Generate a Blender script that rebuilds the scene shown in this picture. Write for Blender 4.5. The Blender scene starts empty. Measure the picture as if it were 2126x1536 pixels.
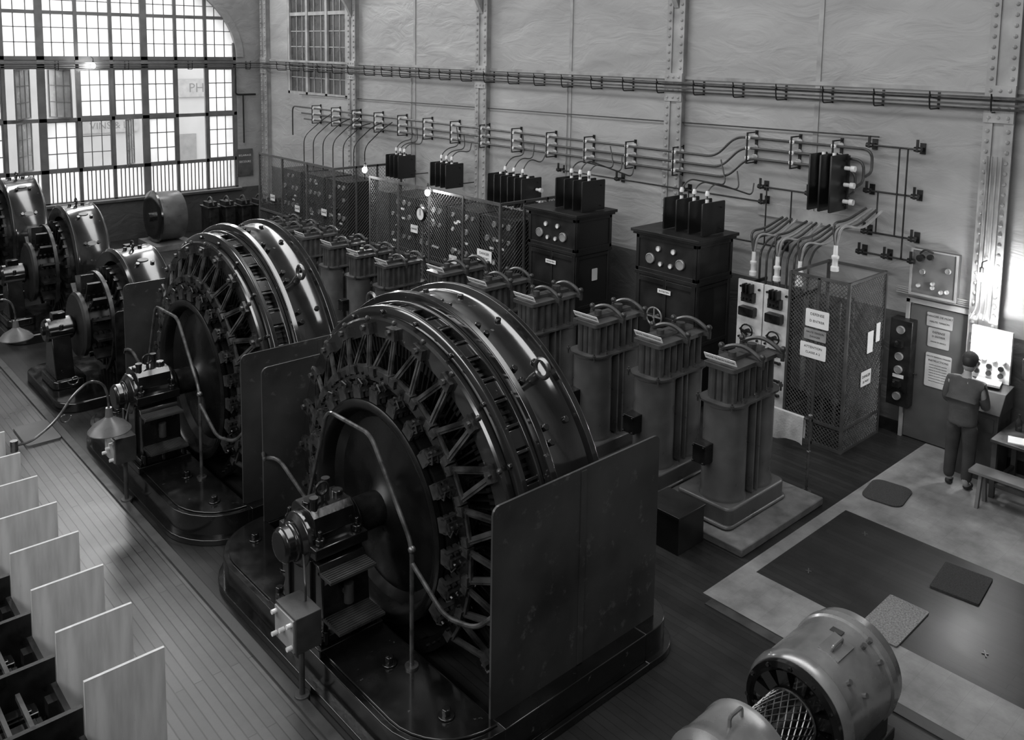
import bpy, math, random, bmesh
from mathutils import Vector, Matrix, Euler
random.seed(7)
COL=bpy.context.scene.collection
pi=math.pi
try:
    bpy.context.scene.view_settings.view_transform='Standard'
except Exception: pass
# ------------------------------------------------------------------ mesh builder
class MB:
    def __init__(s): s.v=[];s.f=[]
    def add(s,vs,fs):
        o=len(s.v); s.v+=[tuple(v) for v in vs]; s.f+=[tuple(i+o for i in f) for f in fs]; return s
    def box(s,x0,x1,y0,y1,z0,z1):
        return s.add([(x0,y0,z0),(x1,y0,z0),(x1,y1,z0),(x0,y1,z0),(x0,y0,z1),(x1,y0,z1),(x1,y1,z1),(x0,y1,z1)],
          [(0,3,2,1),(4,5,6,7),(0,1,5,4),(1,2,6,5),(2,3,7,6),(3,0,4,7)])
    def cb(s,c,d,R=None):
        vs=[]
        for z in(-.5,.5):
            for x,y in((-.5,-.5),(.5,-.5),(.5,.5),(-.5,.5)):
                p=Vector((x*d[0],y*d[1],z*d[2]))
                if R is not None: p=R@p
                vs.append(p+Vector(c))
        return s.add(vs,[(0,3,2,1),(4,5,6,7),(0,1,5,4),(1,2,6,5),(2,3,7,6),(3,0,4,7)])
    def cyl(s,p0,p1,r,n=16,r2=None):
        p0=Vector(p0);p1=Vector(p1); r2=r if r2 is None else r2
        d=(p1-p0).normalized(); a=d.orthogonal().normalized(); b=d.cross(a)
        vs=[];
        for p,rr in((p0,r),(p1,r2)):
            for i in range(n):
                t=2*pi*i/n; vs.append(p+(a*math.cos(t)+b*math.sin(t))*rr)
        fs=[(i,(i+1)%n,n+(i+1)%n,n+i) for i in range(n)]+[tuple(range(n))[::-1],tuple(range(n,2*n))]
        return s.add(vs,fs)
    def tube(s,pts,r,n=8,closed=False):
        P=[Vector(p) for p in pts]; m=len(P); vs=[];nrm=None
        for i in range(m):
            if closed: t=(P[(i+1)%m]-P[i-1])
            else: t=(P[min(i+1,m-1)]-P[max(i-1,0)])
            t.normalize()
            if nrm is None: nrm=t.orthogonal().normalized()
            else:
                nrm=(nrm-t*nrm.dot(t))
                nrm=nrm.normalized() if nrm.length>1e-6 else t.orthogonal().normalized()
            b=t.cross(nrm)
            for k in range(n):
                a=2*pi*k/n; vs.append(P[i]+(nrm*math.cos(a)+b*math.sin(a))*r)
        fs=[]
        for i in range(m if closed else m-1):
            j=(i+1)%m
            for k in range(n): fs.append((i*n+k,i*n+(k+1)%n,j*n+(k+1)%n,j*n+k))
        if not closed: fs+= [tuple(range(n))[::-1],tuple(range((m-1)*n,m*n))]
        return s.add(vs,fs)
    def lathe(s,prof,o=(0,0,0),axis='X',n=48,closed=False,a0=0.,a1=360.):
        full=abs(a1-a0)>=359.9; m=n if full else n+1; vs=[];k=len(prof)
        for i in range(m):
            a=math.radians(a0+(a1-a0)*i/n); c,sn=math.cos(a),math.sin(a)
            for h,r in prof:
                if axis=='X': p=(o[0]+h,o[1]+r*c,o[2]+r*sn)
                elif axis=='Y': p=(o[0]+r*c,o[1]+h,o[2]+r*sn)
                else: p=(o[0]+r*c,o[1]+r*sn,o[2]+h)
                vs.append(p)
        fs=[]
        for i in range(n):
            j=(i+1)%m
            for q in range(k if closed else k-1):
                q2=(q+1)%k; fs.append((i*k+q,i*k+q2,j*k+q2,j*k+q))
        if not full and closed:
            fs.append(tuple(range(k))); fs.append(tuple(range((m-1)*k,m*k))[::-1])
        return s.add(vs,fs)
    def prism(s,poly,axis,a,b):
        n=len(poly); vs=[]
        for h in(a,b):
            for u,w in poly:
                vs.append((h,u,w) if axis=='X' else ((u,h,w) if axis=='Y' else (u,w,h)))
        return s.add(vs,[(i,(i+1)%n,n+(i+1)%n,n+i) for i in range(n)]+[tuple(range(n))[::-1],tuple(range(n,2*n))])
    def sph(s,c,r,n=10,m=6,sc=(1,1,1)):
        vs=[];fs=[]
        for i in range(m+1):
            t=pi*i/m
            for k in range(n):
                a=2*pi*k/n
                vs.append((c[0]+r*sc[0]*math.sin(t)*math.cos(a),c[1]+r*sc[1]*math.sin(t)*math.sin(a),c[2]+r*sc[2]*math.cos(t)))
        for i in range(m):
            for k in range(n): fs.append((i*n+k,(i+1)*n+k,(i+1)*n+(k+1)%n,i*n+(k+1)%n))
        return s.add(vs,fs)
    def wires(s,fn,w,h,p,r):
        c=-h+p/2
        while c<w:
            for sg in(0,1):
                u0=max(0,c); v0=u0-c; u1=min(w,c+h); v1=u1-c
                if u1-u0>p*.3:
                    if sg: v0,v1=h-v0,h-v1
                    s.tube([fn(u0,v0),fn(u1,v1)],r,3)
            c+=p
        return s
def rr(x0,x1,y0,y1,r,corners=(1,1,1,1),n=8):
    P=[]
    for (cx,cy,a,f,px,py) in((x1-r,y1-r,0,corners[0],x1,y1),(x0+r,y1-r,90,corners[1],x0,y1),(x0+r,y0+r,180,corners[2],x0,y0),(x1-r,y0+r,270,corners[3],x1,y0)):
        if f: P+=[(cx+r*math.cos(math.radians(a+90*i/n)),cy+r*math.sin(math.radians(a+90*i/n))) for i in range(n+1)]
        else: P.append((px,py))
    return P
def rnd(pts,r,n=5):
    P=[Vector(p) for p in pts]; out=[P[0]]
    for i in range(1,len(P)-1):
        a=(P[i-1]-P[i]);b=(P[i+1]-P[i]); q=min(r,a.length*.48,b.length*.48)
        A=P[i]+a.normalized()*q;B=P[i]+b.normalized()*q
        for k in range(n+1):
            t=k/n; out.append(A*(1-t)**2+P[i]*2*t*(1-t)+B*t*t)
    out.append(P[-1]); return out
# ------------------------------------------------------------------ materials
MATS={}
def mat(name,c,rough=.5,metal=0.,var=.25,scale=3.,bump=.0,bscale=30.,rvar=.15,emit=0,coat=0.,wear=0.,wcol=.25,wscale=9.,stretch=None):
    if name in MATS: return MATS[name]
    m=bpy.data.materials.new(name); m.use_nodes=True; nt=m.node_tree; N=nt.nodes; L=nt.links
    bs=N['Principled BSDF']; tc=N.new('ShaderNodeTexCoord'); co=tc.outputs['Object']
    if stretch:
        mp=N.new('ShaderNodeMapping'); mp.inputs['Scale'].default_value=stretch; L.new(co,mp.inputs[0]); co=mp.outputs[0]
    nz=N.new('ShaderNodeTexNoise'); nz.inputs['Scale'].default_value=scale; nz.inputs['Detail'].default_value=6
    L.new(co,nz.inputs['Vector'])
    mr=N.new('ShaderNodeMapRange'); mr.inputs['From Min'].default_value=.3; mr.inputs['From Max'].default_value=.7
    mr.inputs['To Min'].default_value=c*(1-var); mr.inputs['To Max'].default_value=min(1,c*(1+var))
    L.new(nz.outputs['Fac'],mr.inputs['Value'])
    if wear:
        w=N.new('ShaderNodeTexNoise'); w.inputs['Scale'].default_value=wscale; w.inputs['Detail'].default_value=9; w.inputs['Roughness'].default_value=.72
        L.new(co,w.inputs['Vector'])
        wm=N.new('ShaderNodeMapRange'); wm.inputs['From Min'].default_value=.72-wear*.2; wm.inputs['From Max'].default_value=.74-wear*.2+.04
        L.new(w.outputs['Fac'],wm.inputs['Value'])
        mx=N.new('ShaderNodeMix'); mx.data_type='FLOAT'; L.new(wm.outputs[0],mx.inputs[0]); L.new(mr.outputs[0],mx.inputs[2]); mx.inputs[3].default_value=wcol
        L.new(mx.outputs[0],bs.inputs['Base Color'])
    else: L.new(mr.outputs['Result'],bs.inputs['Base Color'])
    m2=N.new('ShaderNodeMapRange'); m2.inputs['From Min'].default_value=.3; m2.inputs['From Max'].default_value=.7
    m2.inputs['To Min'].default_value=max(.04,rough-rvar); m2.inputs['To Max'].default_value=min(1,rough+rvar)
    L.new(nz.outputs['Fac'],m2.inputs['Value']); L.new(m2.outputs['Result'],bs.inputs['Roughness'])
    bs.inputs['Metallic'].default_value=metal
    if coat: bs.inputs['Coat Weight'].default_value=coat; bs.inputs['Coat Roughness'].default_value=.1
    if bump:
        b=N.new('ShaderNodeTexNoise'); b.inputs['Scale'].default_value=bscale; b.inputs['Detail'].default_value=4
        L.new(tc.outputs['Object'],b.inputs['Vector'])
        bp=N.new('ShaderNodeBump'); bp.inputs['Strength'].default_value=bump; bp.inputs['Distance'].default_value=.01
        L.new(b.outputs['Fac'],bp.inputs['Height']); L.new(bp.outputs['Normal'],bs.inputs['Normal'])
    if emit:
        bs.inputs['Emission Color'].default_value=(1,1,1,1); bs.inputs['Emission Strength'].default_value=emit
    MATS[name]=m; return m
BLACK=mat('black_gloss_enamel',.007,.2,0,.4,4,.18,12,.1,coat=.6,wear=.35,wcol=.1)
BLACK2=mat('black_iron',.009,.4,0,.5,6,.2,20,.15)
FRAME=mat('dark_painted_casting',.012,.17,0,.4,2.5,.16,6,.08,coat=1.,wear=.42,wcol=.2,wscale=6)
PANELM=mat('dark_sheet_steel',.045,.4,0,.5,1.3,.2,4,.14,wear=.75,wcol=.095,wscale=4)
CABM=mat('slate_black_panel',.014,.42,0,.3,2)
TRANS=mat('transformer_grey_paint',.095,.34,0,.3,3,.08,12,.12,wear=.2,wcol=.18)
TRANSD=mat('transformer_dark_iron',.04,.38,0,.35,5,.1,wear=.2,wcol=.12)
FENCEM=mat('fence_dark_wire',.03,.45,0,.3,4)
STEEL=mat('worn_steel',.16,.3,.8,.4,8,.05)
LIGHTST=mat('light_cast_metal',.3,.35,.3,.4,8,.05)
MOTORG=mat('motor_grey_enamel',.28,.24,.45,.3,3,.06,8,wear=.3,wcol=.45)
CREAM=mat('porcelain',.8,.2,0,.06,3)
PAPER=mat('white_enamel_sign',.8,.5,0,.06,4)
INK=mat('black_ink',.02,.6,0,.1,4)
MARBLE=mat('pale_marble',.64,.35,0,.25,5)
CONC=mat('concrete',.15,.8,0,.4,5,.3,30)
CLOTH=mat('pale_cloth',.55,.9,0,.15,8,.4,40)
PLY=mat('pale_plywood',.62,.6,0,.22,2,.1,8,wear=.3,wcol=.4,wscale=6,stretch=(6,6,.8))
WOODD=mat('dark_wood',.05,.5,0,.35,5,.1)
WINF=mat('window_frame_paint',.14,.5,0,.2,3)
GREYP=mat('grey_wall_steel_paint',.3,.5,0,.3,3,wear=.2,wcol=.14)
RODM=mat('dark_rod',.018,.4,.3,.3,5)
RAILC=mat('grey_rail_cable',.09,.45,0,.3,8)
CABLE=mat('cable_sheath',.05,.45,0,.3,8)
HOSE=mat('pale_cable_sheath',.25,.5,0,.3,8)
MAT_=mat('coir_mat',.26,.95,0,.5,60,1,120)
MATD=mat('coir_mat_dark',.045,.95,0,.5,60,1,120)
BULB=mat('lit_bulb',.9,.3,emit=60)
GLASSY=mat('gauge_glass',.25,.08,0,.3,6)
SKIN=mat('skin',.3,.5,0,.1,8)
SUIT=mat('grey_work_jacket',.07,.85,0,.35,5,.4,25)
TROU=mat('dark_trousers',.04,.85,0,.35,5,.4,25)
def brickmat(name,c1,c2,mortar,bw,rh,ms,offset,rough,swap,bump=.2,var=.5,nsc=.9,ld=10):
    m=bpy.data.materials.new(name); m.use_nodes=True; nt=m.node_tree; N=nt.nodes; L=nt.links; bs=N['Principled BSDF']
    g=N.new('ShaderNodeTexCoord'); sp=N.new('ShaderNodeSeparateXYZ'); cb=N.new('ShaderNodeCombineXYZ'); L.new(g.outputs['Object'],sp.inputs[0])
    L.new(sp.outputs['Y' if swap else 'X'],cb.inputs['X']); L.new(sp.outputs['X' if swap else 'Y'],cb.inputs['Y'])
    b=N.new('ShaderNodeTexBrick'); b.offset=offset; L.new(cb.outputs[0],b.inputs['Vector'])
    for k,v in(('Color1',c1),('Color2',c2),('Mortar',mortar)): b.inputs[k].default_value=(v,v,v,1)
    b.inputs['Scale'].default_value=1; b.inputs['Mortar Size'].default_value=ms; b.inputs['Brick Width'].default_value=bw; b.inputs['Row Height'].default_value=rh
    b.inputs['Mortar Smooth'].default_value=.2
    nz=N.new('ShaderNodeTexNoise'); nz.inputs['Scale'].default_value=nsc; nz.inputs['Detail'].default_value=ld; nz.inputs['Roughness'].default_value=.65; L.new(g.outputs['Object'],nz.inputs['Vector'])
    mr=N.new('ShaderNodeMapRange'); mr.inputs['From Min'].default_value=.3; mr.inputs['From Max'].default_value=.7; mr.inputs['To Min'].default_value=1-var; mr.inputs['To Max'].default_value=1+var
    L.new(nz.outputs['Fac'],mr.inputs['Value'])
    mx=N.new('ShaderNodeVectorMath'); mx.operation='MULTIPLY'; L.new(b.outputs['Color'],mx.inputs[0]); L.new(mr.outputs[0],mx.inputs[1]); L.new(mx.outputs[0],bs.inputs['Base Color'])
    m2=N.new('ShaderNodeMapRange'); m2.inputs['To Min'].default_value=rough-.12; m2.inputs['To Max'].default_value=rough+.15; L.new(nz.outputs['Fac'],m2.inputs['Value']); L.new(m2.outputs[0],bs.inputs['Roughness'])
    bp=N.new('ShaderNodeBump'); bp.inputs['Strength'].default_value=bump; bp.inputs['Distance'].default_value=.004; bp.invert=True
    L.new(b.outputs['Fac'],bp.inputs['Height']); L.new(bp.outputs[0],bs.inputs['Normal'])
    return m
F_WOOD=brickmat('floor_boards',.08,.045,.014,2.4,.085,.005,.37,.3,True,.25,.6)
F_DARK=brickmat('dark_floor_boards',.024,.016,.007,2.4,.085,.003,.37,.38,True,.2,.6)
F_TILE=brickmat('floor_tiles',.24,.22,.19,.2,.2,.002,0,.5,False,.05,.45,1.8)
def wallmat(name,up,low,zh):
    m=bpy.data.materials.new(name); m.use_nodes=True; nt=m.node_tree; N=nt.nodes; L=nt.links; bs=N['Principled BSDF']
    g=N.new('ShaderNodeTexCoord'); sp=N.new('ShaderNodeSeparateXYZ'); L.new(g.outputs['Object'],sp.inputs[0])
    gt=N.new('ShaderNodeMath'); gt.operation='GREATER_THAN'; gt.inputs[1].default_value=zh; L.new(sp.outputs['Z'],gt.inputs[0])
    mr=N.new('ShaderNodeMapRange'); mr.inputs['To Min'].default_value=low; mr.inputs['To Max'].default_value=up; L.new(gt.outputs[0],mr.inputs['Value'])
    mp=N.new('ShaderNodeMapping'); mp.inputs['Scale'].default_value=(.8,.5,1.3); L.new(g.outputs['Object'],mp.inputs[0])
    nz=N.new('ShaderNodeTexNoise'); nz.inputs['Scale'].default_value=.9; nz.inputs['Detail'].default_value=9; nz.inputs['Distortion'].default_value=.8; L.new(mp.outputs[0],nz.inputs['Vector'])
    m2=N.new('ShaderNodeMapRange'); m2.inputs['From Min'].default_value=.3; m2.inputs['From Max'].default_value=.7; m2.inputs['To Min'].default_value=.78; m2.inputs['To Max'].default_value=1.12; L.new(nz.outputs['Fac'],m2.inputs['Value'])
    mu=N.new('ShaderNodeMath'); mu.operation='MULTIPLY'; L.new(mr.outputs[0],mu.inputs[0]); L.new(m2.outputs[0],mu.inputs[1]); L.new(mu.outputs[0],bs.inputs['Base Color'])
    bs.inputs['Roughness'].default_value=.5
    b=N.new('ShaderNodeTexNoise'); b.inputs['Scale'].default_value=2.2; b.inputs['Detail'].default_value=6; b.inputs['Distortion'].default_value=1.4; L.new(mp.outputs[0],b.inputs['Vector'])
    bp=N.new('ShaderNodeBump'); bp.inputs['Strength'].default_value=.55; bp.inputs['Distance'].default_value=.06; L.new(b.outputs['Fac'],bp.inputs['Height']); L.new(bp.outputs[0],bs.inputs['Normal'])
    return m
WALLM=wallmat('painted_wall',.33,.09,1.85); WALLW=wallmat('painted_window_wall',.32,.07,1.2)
def glassmat():
    m=bpy.data.materials.new('frosted_pane'); m.use_nodes=True; nt=m.node_tree;N=nt.nodes;L=nt.links
    N.remove(N['Principled BSDF']); o=N['Material Output']; t=N.new('ShaderNodeBsdfTranslucent')
    nz=N.new('ShaderNodeTexNoise'); nz.inputs['Scale'].default_value=1.5; mr=N.new('ShaderNodeMapRange'); mr.inputs['To Min'].default_value=.6; mr.inputs['To Max'].default_value=.95
    L.new(nz.outputs['Fac'],mr.inputs['Value']); L.new(mr.outputs[0],t.inputs[0])
    tr=N.new('ShaderNodeBsdfTransparent'); mx=N.new('ShaderNodeMixShader'); mx.inputs[0].default_value=.15
    L.new(t.outputs[0],mx.inputs[1]); L.new(tr.outputs[0],mx.inputs[2]); L.new(mx.outputs[0],o.inputs[0]); return m
PANE=glassmat()
# ------------------------------------------------------------------ object helpers
def mesh(mb,name,m,sharp=35):
    me=bpy.data.meshes.new(name); me.from_pydata(mb.v,[],mb.f)
    b=bmesh.new(); b.from_mesh(me); bmesh.ops.recalc_face_normals(b,faces=b.faces); b.to_mesh(me); b.free()
    me.polygons.foreach_set('use_smooth',[True]*len(me.polygons)); me.set_sharp_from_angle(angle=math.radians(sharp))
    for x in (m if isinstance(m,list) else [m]): me.materials.append(x)
    me.update(); return me
def T(name,label,cat,loc=(0,0,0),group=None,rot=None):
    o=bpy.data.objects.new(name,None); o.empty_display_size=.1; o.location=loc; COL.objects.link(o)
    o['label']=label; o['category']=cat
    if group: o['group']=group
    if rot is not None: o.rotation_euler=rot
    return o
def bev(o,w):
    if w:
        md=o.modifiers.new('bevel','BEVEL'); md.width=w; md.segments=2; md.limit_method='ANGLE'; md.angle_limit=math.radians(40)
def part(root,name,mb,m,loc=(0,0,0),rot=None,bevel=0,label=None):
    me=mb if isinstance(mb,bpy.types.Mesh) else mesh(mb,name,m)
    o=bpy.data.objects.new(name,me); o.location=loc
    if rot is not None: o.rotation_euler=rot
    o.parent=root; COL.objects.link(o); bev(o,bevel)
    if label: o['label']=label
    return o
def solo(name,mb,m,label,cat,loc=(0,0,0),rot=None,group=None,bevel=0):
    o=bpy.data.objects.new(name,mb if isinstance(mb,bpy.types.Mesh) else mesh(mb,name,m)); o.location=loc
    if rot is not None: o.rotation_euler=rot
    COL.objects.link(o); bev(o,bevel); o['label']=label; o['category']=cat
    if group: o['group']=group
    return o
def struct(name,mb,m,loc=(0,0,0),label=None):
    o=bpy.data.objects.new(name,mesh(mb,name,m)); o.location=loc; COL.objects.link(o); o['kind']='structure'
    o['label']=label or name.replace('_',' ')+' of the machine hall'; o['category']='room'
    return o
def dup(src,loc,label=None,rot=None,scale=None):
    n=src.copy(); COL.objects.link(n); n.location=loc
    if rot is not None: n.rotation_euler=rot
    if scale: n.scale=scale
    if label: n['label']=label
    def rec(a,b):
        for ch in a.children:
            c=ch.copy(); COL.objects.link(c); c.parent=b; c.matrix_parent_inverse=ch.matrix_parent_inverse.copy(); rec(ch,c)
    rec(src,n); return n
_tc={}
def text_mesh(s,size,m=None):
    k=(s,size)
    if k in _tc: return _tc[k]
    cu=bpy.data.curves.new('lettering','FONT'); cu.body=s; cu.size=size; cu.align_x='CENTER'; cu.align_y='CENTER'; cu.extrude=.0008; cu.resolution_u=2
    ob=bpy.data.objects.new('lettering',cu); COL.objects.link(ob); dg=bpy.context.evaluated_depsgraph_get(); dg.update()
    me=bpy.data.meshes.new_from_object(ob.evaluated_get(dg)); me.materials.clear(); me.materials.append(m or INK); bpy.data.objects.remove(ob); _tc[k]=me; return me
FX=Matrix(((0,0,-1),(-1,0,0),(0,1,0))).to_euler()      # faces -X
FY=Euler((pi/2,0,0))                                   # faces -Y
def sign(root,name,w,h,loc,rot,lines,label,bm=None,tm=None):
    mb=MB().prism(rr(-w/2,w/2,-h/2,h/2,min(w,h)*.06,n=2),'Z',0,.006)
    if root is None: o=solo(name,mb,bm or PAPER,label,'sign',loc,rot)
    else: o=part(root,name,mb,bm or PAPER,loc,rot,label=label)
    for s,y,sz in lines: part(o,'lettering',text_mesh(s,sz,tm),None,(0,y,.0075))
    return o
# ------------------------------------------------------------------ room
XW,YW,ZC=12.84,25.9,10.
me=MB(); xs=[-3.5,3.4,7.35,8.1,10.1,XW]; ys=[-4,4.87,5.03,YW]; mi=[]
for i in range(5):
    for j in range(3):
        me.add([(xs[i],ys[j],0),(xs[i+1],ys[j],0),(xs[i+1],ys[j+1],0),(xs[i],ys[j+1],0)],[(0,1,2,3)])
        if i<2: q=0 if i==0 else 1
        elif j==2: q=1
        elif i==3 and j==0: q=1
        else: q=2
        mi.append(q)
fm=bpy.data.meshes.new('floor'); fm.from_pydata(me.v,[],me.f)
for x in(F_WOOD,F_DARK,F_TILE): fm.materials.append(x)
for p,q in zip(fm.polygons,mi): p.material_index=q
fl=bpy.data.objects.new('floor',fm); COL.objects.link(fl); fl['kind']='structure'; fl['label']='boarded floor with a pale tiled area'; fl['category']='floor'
w=MB(); w.box(XW,XW+.3,-4,20.95,0,ZC).box(XW,XW+.3,24.3,YW+.3,0,ZC).box(XW,XW+.3,20.95,24.3,0,4.2).box(XW,XW+.3,20.95,24.3,8.2,ZC)
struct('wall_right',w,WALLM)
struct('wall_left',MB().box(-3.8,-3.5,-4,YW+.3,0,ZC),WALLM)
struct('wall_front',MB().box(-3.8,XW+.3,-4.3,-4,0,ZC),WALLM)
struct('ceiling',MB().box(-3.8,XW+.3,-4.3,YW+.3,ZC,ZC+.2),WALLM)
AX,AA,AB,AZ=8.3,3.65,2.6,5.25
def arch(x): 
    q=1-((x-AX)/AA)**2; return AZ+AB*math.sqrt(max(0,q))
w=MB(); x0,x1=AX-AA,AX+AA
w.box(-3.5,x0,YW,YW+.35,0,ZC).box(x1,XW,YW,YW+.35,0,ZC).box(x0,x1,YW,YW+.35,0,1.2)
for i in range(32):
    a=x0+(x1-x0)*(.5-.5*math.cos(pi*i/32)); b=x0+(x1-x0)*(.5-.5*math.cos(pi*(i+1)/32))
    w.prism([(a,arch(a)),(b,arch(b)),(b,ZC),(a,ZC)],'Y',YW,YW+.35)
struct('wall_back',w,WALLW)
t=MB()
for i in range(24):
    a=pi*i/24;b=pi*(i+1)/24; ra,rb=1.0,1.06
    P=[(AX+AA*ra*math.cos(a),AZ+AB*ra*math.sin(a)),(AX+AA*rb*math.cos(a),AZ+AB*rb*math.sin(a)),(AX+AA*rb*math.cos(b),AZ+AB*rb*math.sin(b)),(AX+AA*ra*math.cos(b),AZ+AB*ra*math.sin(b))]
    t.prism(P,'Y',YW-.05,YW)
struct('trim_1',t,WALLW,label='raised plaster band around the arched window')
k=2
for y in(17.8,12.45,7.05,1.6):
    struct('trim_%d'%k,MB().box(XW-.02,XW,y-.04,y+.04,0,ZC),GREYP,label='narrow vertical joint strip on the wall'); k+=1
struct('trim_%d'%k,MB().box(XW-.04,XW,-4,YW,5.14,5.2),GREYP,label='thin horizontal ledge along the wall'); k+=1
struct('trim_%d'%k,MB().box(3.36,3.46,-4,YW,0,.025),WOODD,label='dark wooden border strip of the aisle floor'); k+=1
struct('trim_%d'%k,MB().box(x0-.1,x1+.05,YW-.12,YW,1.14,1.22),WALLW,label='window sill ledge'); k+=1
struct('baseboard_right',MB().box(XW-.03,XW,-4,YW,0,.18),BLACK2)
cm=MB(); cm.box(-.12,0,-.16,.16,0,ZC).box(-.15,-.12,-.19,-.07,0,ZC).box(-.15,-.12,.07,.19,0,ZC)
z=.3
while z<8:
    for y in(-.13,.13): cm.sph((-.15,y,z),.03,6,4)
    z+=.14
for zz in(1.2,5.0,7.4):
    cm.box(-.17,-.15,-.19,.19,zz-.25,zz+.25)
    for a in(-.12,0,.12):
        for b in(-.18,-.06,.06,.18): cm.sph((-.17,a,zz+b),.026,6,4)
cmesh=mesh(cm,'steel_column',GREYP)
for i,y in enumerate((-1.05,4.35,9.75,15.1,20.5,25.6)):
    solo('steel_column',cmesh,None,'grey riveted steel column standing against the wall','column',(XW,y,0),group='riveted wall columns')
bm_=mesh(MB().prism([(0,0),(0,1.3),(-.9,1.3),(-.2,.35)],'Y',-.05,.05),'bracket',GREYP)
for y in(4.35,9.75,15.1,20.5): solo('column_bracket',bm_,None,'grey triangular steel bracket at the top of a column','bracket',(XW-.15,y,6.4),group='column brackets')
# ------------------------------------------------------------------ big window
win=T('window_1','large arched steel window with small frosted panes','window',(0,YW,0)); win['kind']='structure'
mx=[11.9-.905*i for i in range(9)]
f=MB()
for i,x in enumerate(mx):
    wd=.095 if i in(3,6) else .045
    f.box(x-wd,x+wd,.02,.1,1.2,max(arch(min(max(x,x0+.05),x1-.05))-.0,5.25))
for z,h in((1.2,.05),(2.12,.05),(3.52,.05),(4.98,.05),(5.2,.05),(6.42,.045),(7.3,.03)):
    if z>5.3:
        q=math.sqrt(max(0,1-((z-AZ)/AB)**2))*AA; f.box(AX-q,AX+q,.03,.1,z-h,z+h)
    else: f.box(x0,x1,.02,.1,z-h,z+h)
f.box(x0,x1,.04,.1,4.98,5.2)
part(win,'frame',f,WINF)
f=MB()
for i in range(8):
    a=mx[i+1]+.06;b=mx[i]-.06
    for j in range(1,7):
        x=a+(b-a)*j/7; f.box(x-.014,x+.014,.06,.08,1.25,2.07)
part(win,'guard_bar_row',f,WINF)
def casement(w,h,nc,nr):
    f=MB(); f.box(-w/2,w/2,-.015,.015,0,.04).box(-w/2,w/2,-.015,.015,h-.04,h).box(-w/2,-w/2+.04,-.015,.015,.04,h-.04).box(w/2-.04,w/2,-.015,.015,.04,h-.04)
    for i in range(1,nc): x=-w/2+w*i/nc; f.box(x-.011,x+.011,-.01,.01,.035,h-.035)
    for i in range(1,nr): z=h*i/nr; f.box(-w/2+.035,w/2-.035,-.009,.009,z-.011,z+.011)
    return mesh(f,'casement',WINF)
cw=.81
cs=casement(cw,1.34,3,3); pn=mesh(MB().box(-cw/2+.03,cw/2-.03,.0,.004,.03,1.31),'pane',PANE); pnd=mesh(MB().box(-cw/2+.03,cw/2-.03,.0,.004,.03,1.31),'pane',mat('angled_sash_grey',.3,.2))  # second pane: darker look of the angled open sashes painted in as grey
openc={(5,1):-1.05,(3,0):1.0,(6,1):.9,(6,0):.9,(1,1):None,(1,0):None,(4,0):None}
for i in range(8):
    xc=(mx[i]+mx[i+1])/2
    for r,z in((0,2.14),(1,3.56)):
        key=(i,r); ang=openc.get(key,0)
        if key in openc and openc[key] is None and i==1 : continue
        o=part(win,'casement',cs,None,(xc,.06,z+.01),Euler((0,0,ang or 0)))
        if not(key in openc and openc[key] is None): part(o,'pane',pnd if ang else pn,None)
    part(win,'pane',MB().box(xc-.41,xc+.41,.1,.104,1.25,2.08),PANE)
f=MB(); g=MB()
for i in range(8):
    a=mx[i+1];b=mx[i]
    for q in(1,2):
        x=a+(b-a)*q/3; zt=arch(x); f.box(x-.012,x+.012,.06,.08,5.25,zt)
    n=6
    for j in range(n):
        u=max(a+(b-a)*j/n,x0+.001); v=min(a+(b-a)*(j+1)/n,x1-.001)
        if v>u: g.prism([(u,5.25),(v,5.25),(v,arch(v)),(u,arch(u))],'Y',.085,.089)
for z in(5.62,6.02,6.75,7.05):
    q=math.sqrt(max(0,1-((z-AZ)/AB)**2))*AA; f.box(AX-q,AX+q,.06,.08,z-.012,z+.012)
part(win,'glazing_bars',f,WINF); part(win,'pane',g,PANE)
w2=T('window_2','tall dark-framed side window high in the wall','window',(XW,22.62,4.2)); w2['kind']='structure'
f=MB(); f.box(0,.15,-1.67,1.67,0,.08).box(0,.15,-1.67,-1.57,0,4).box(0,.15,1.57,1.67,0,4).box(0,.15,-1.67,1.67,3.9,4)
for y in(-.55,.55): f.box(0,.15,y-.06,y+.06,0,4)
for z in(.95,2.35): f.box(.02,.13,-1.6,1.6,z-.05,z+.05)
for y in(-1.22,-.88,-.2,.2,.88,1.22): f.box(.05,.08,y-.013,y+.013,0,4)
for z in(.5,1.4,1.85,2.8,3.3): f.box(.05,.08,-1.6,1.6,z-.013,z+.013)
part(w2,'frame',f,GREYP); part(w2,'pane',MB().box(.07,.075,-1.6,1.6,.05,3.95),mat('grey_pane',.06,.3,0,.3,2))
fc=T('street_building','pale building facade across the street with shop signs','building',(0,40,0))
part(fc,'facade',MB().box(-10,45,0,1,-2,14),mat('pale_stucco',.2,.8,0,.1,1))
fo=mat('facade_opening',.09,.5)
for i in range(5,12):
    x=-6+i*4
    part(fc,'facade_window',MB().box(x,x+1.3,-.05,0,5.2,7.6),fo); part(fc,'shop_window',MB().box(x+.2,x+2.4,-.06,0,-.2,1.5),fo)
sign(fc,'shop_sign',2.4,.6,(12.6,-.1,2.05),FY,[('VINS & LI',0,.42)],'shop sign board',mat('sign_light',.14,.6),mat('sign_ink',.06,.6))
sign(fc,'shop_sign',2.2,.8,(16.7,-.1,3.6),FY,[('PHO',0,.6)],'shop sign board',mat('sign_light',.14,.6),mat('sign_ink',.06,.6))
solo('street_ground',MB().box(-10,45,YW+.36,40,-2.1,-2.0),mat('street',.25,.9),'pale paved street surface outside','ground')
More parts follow.
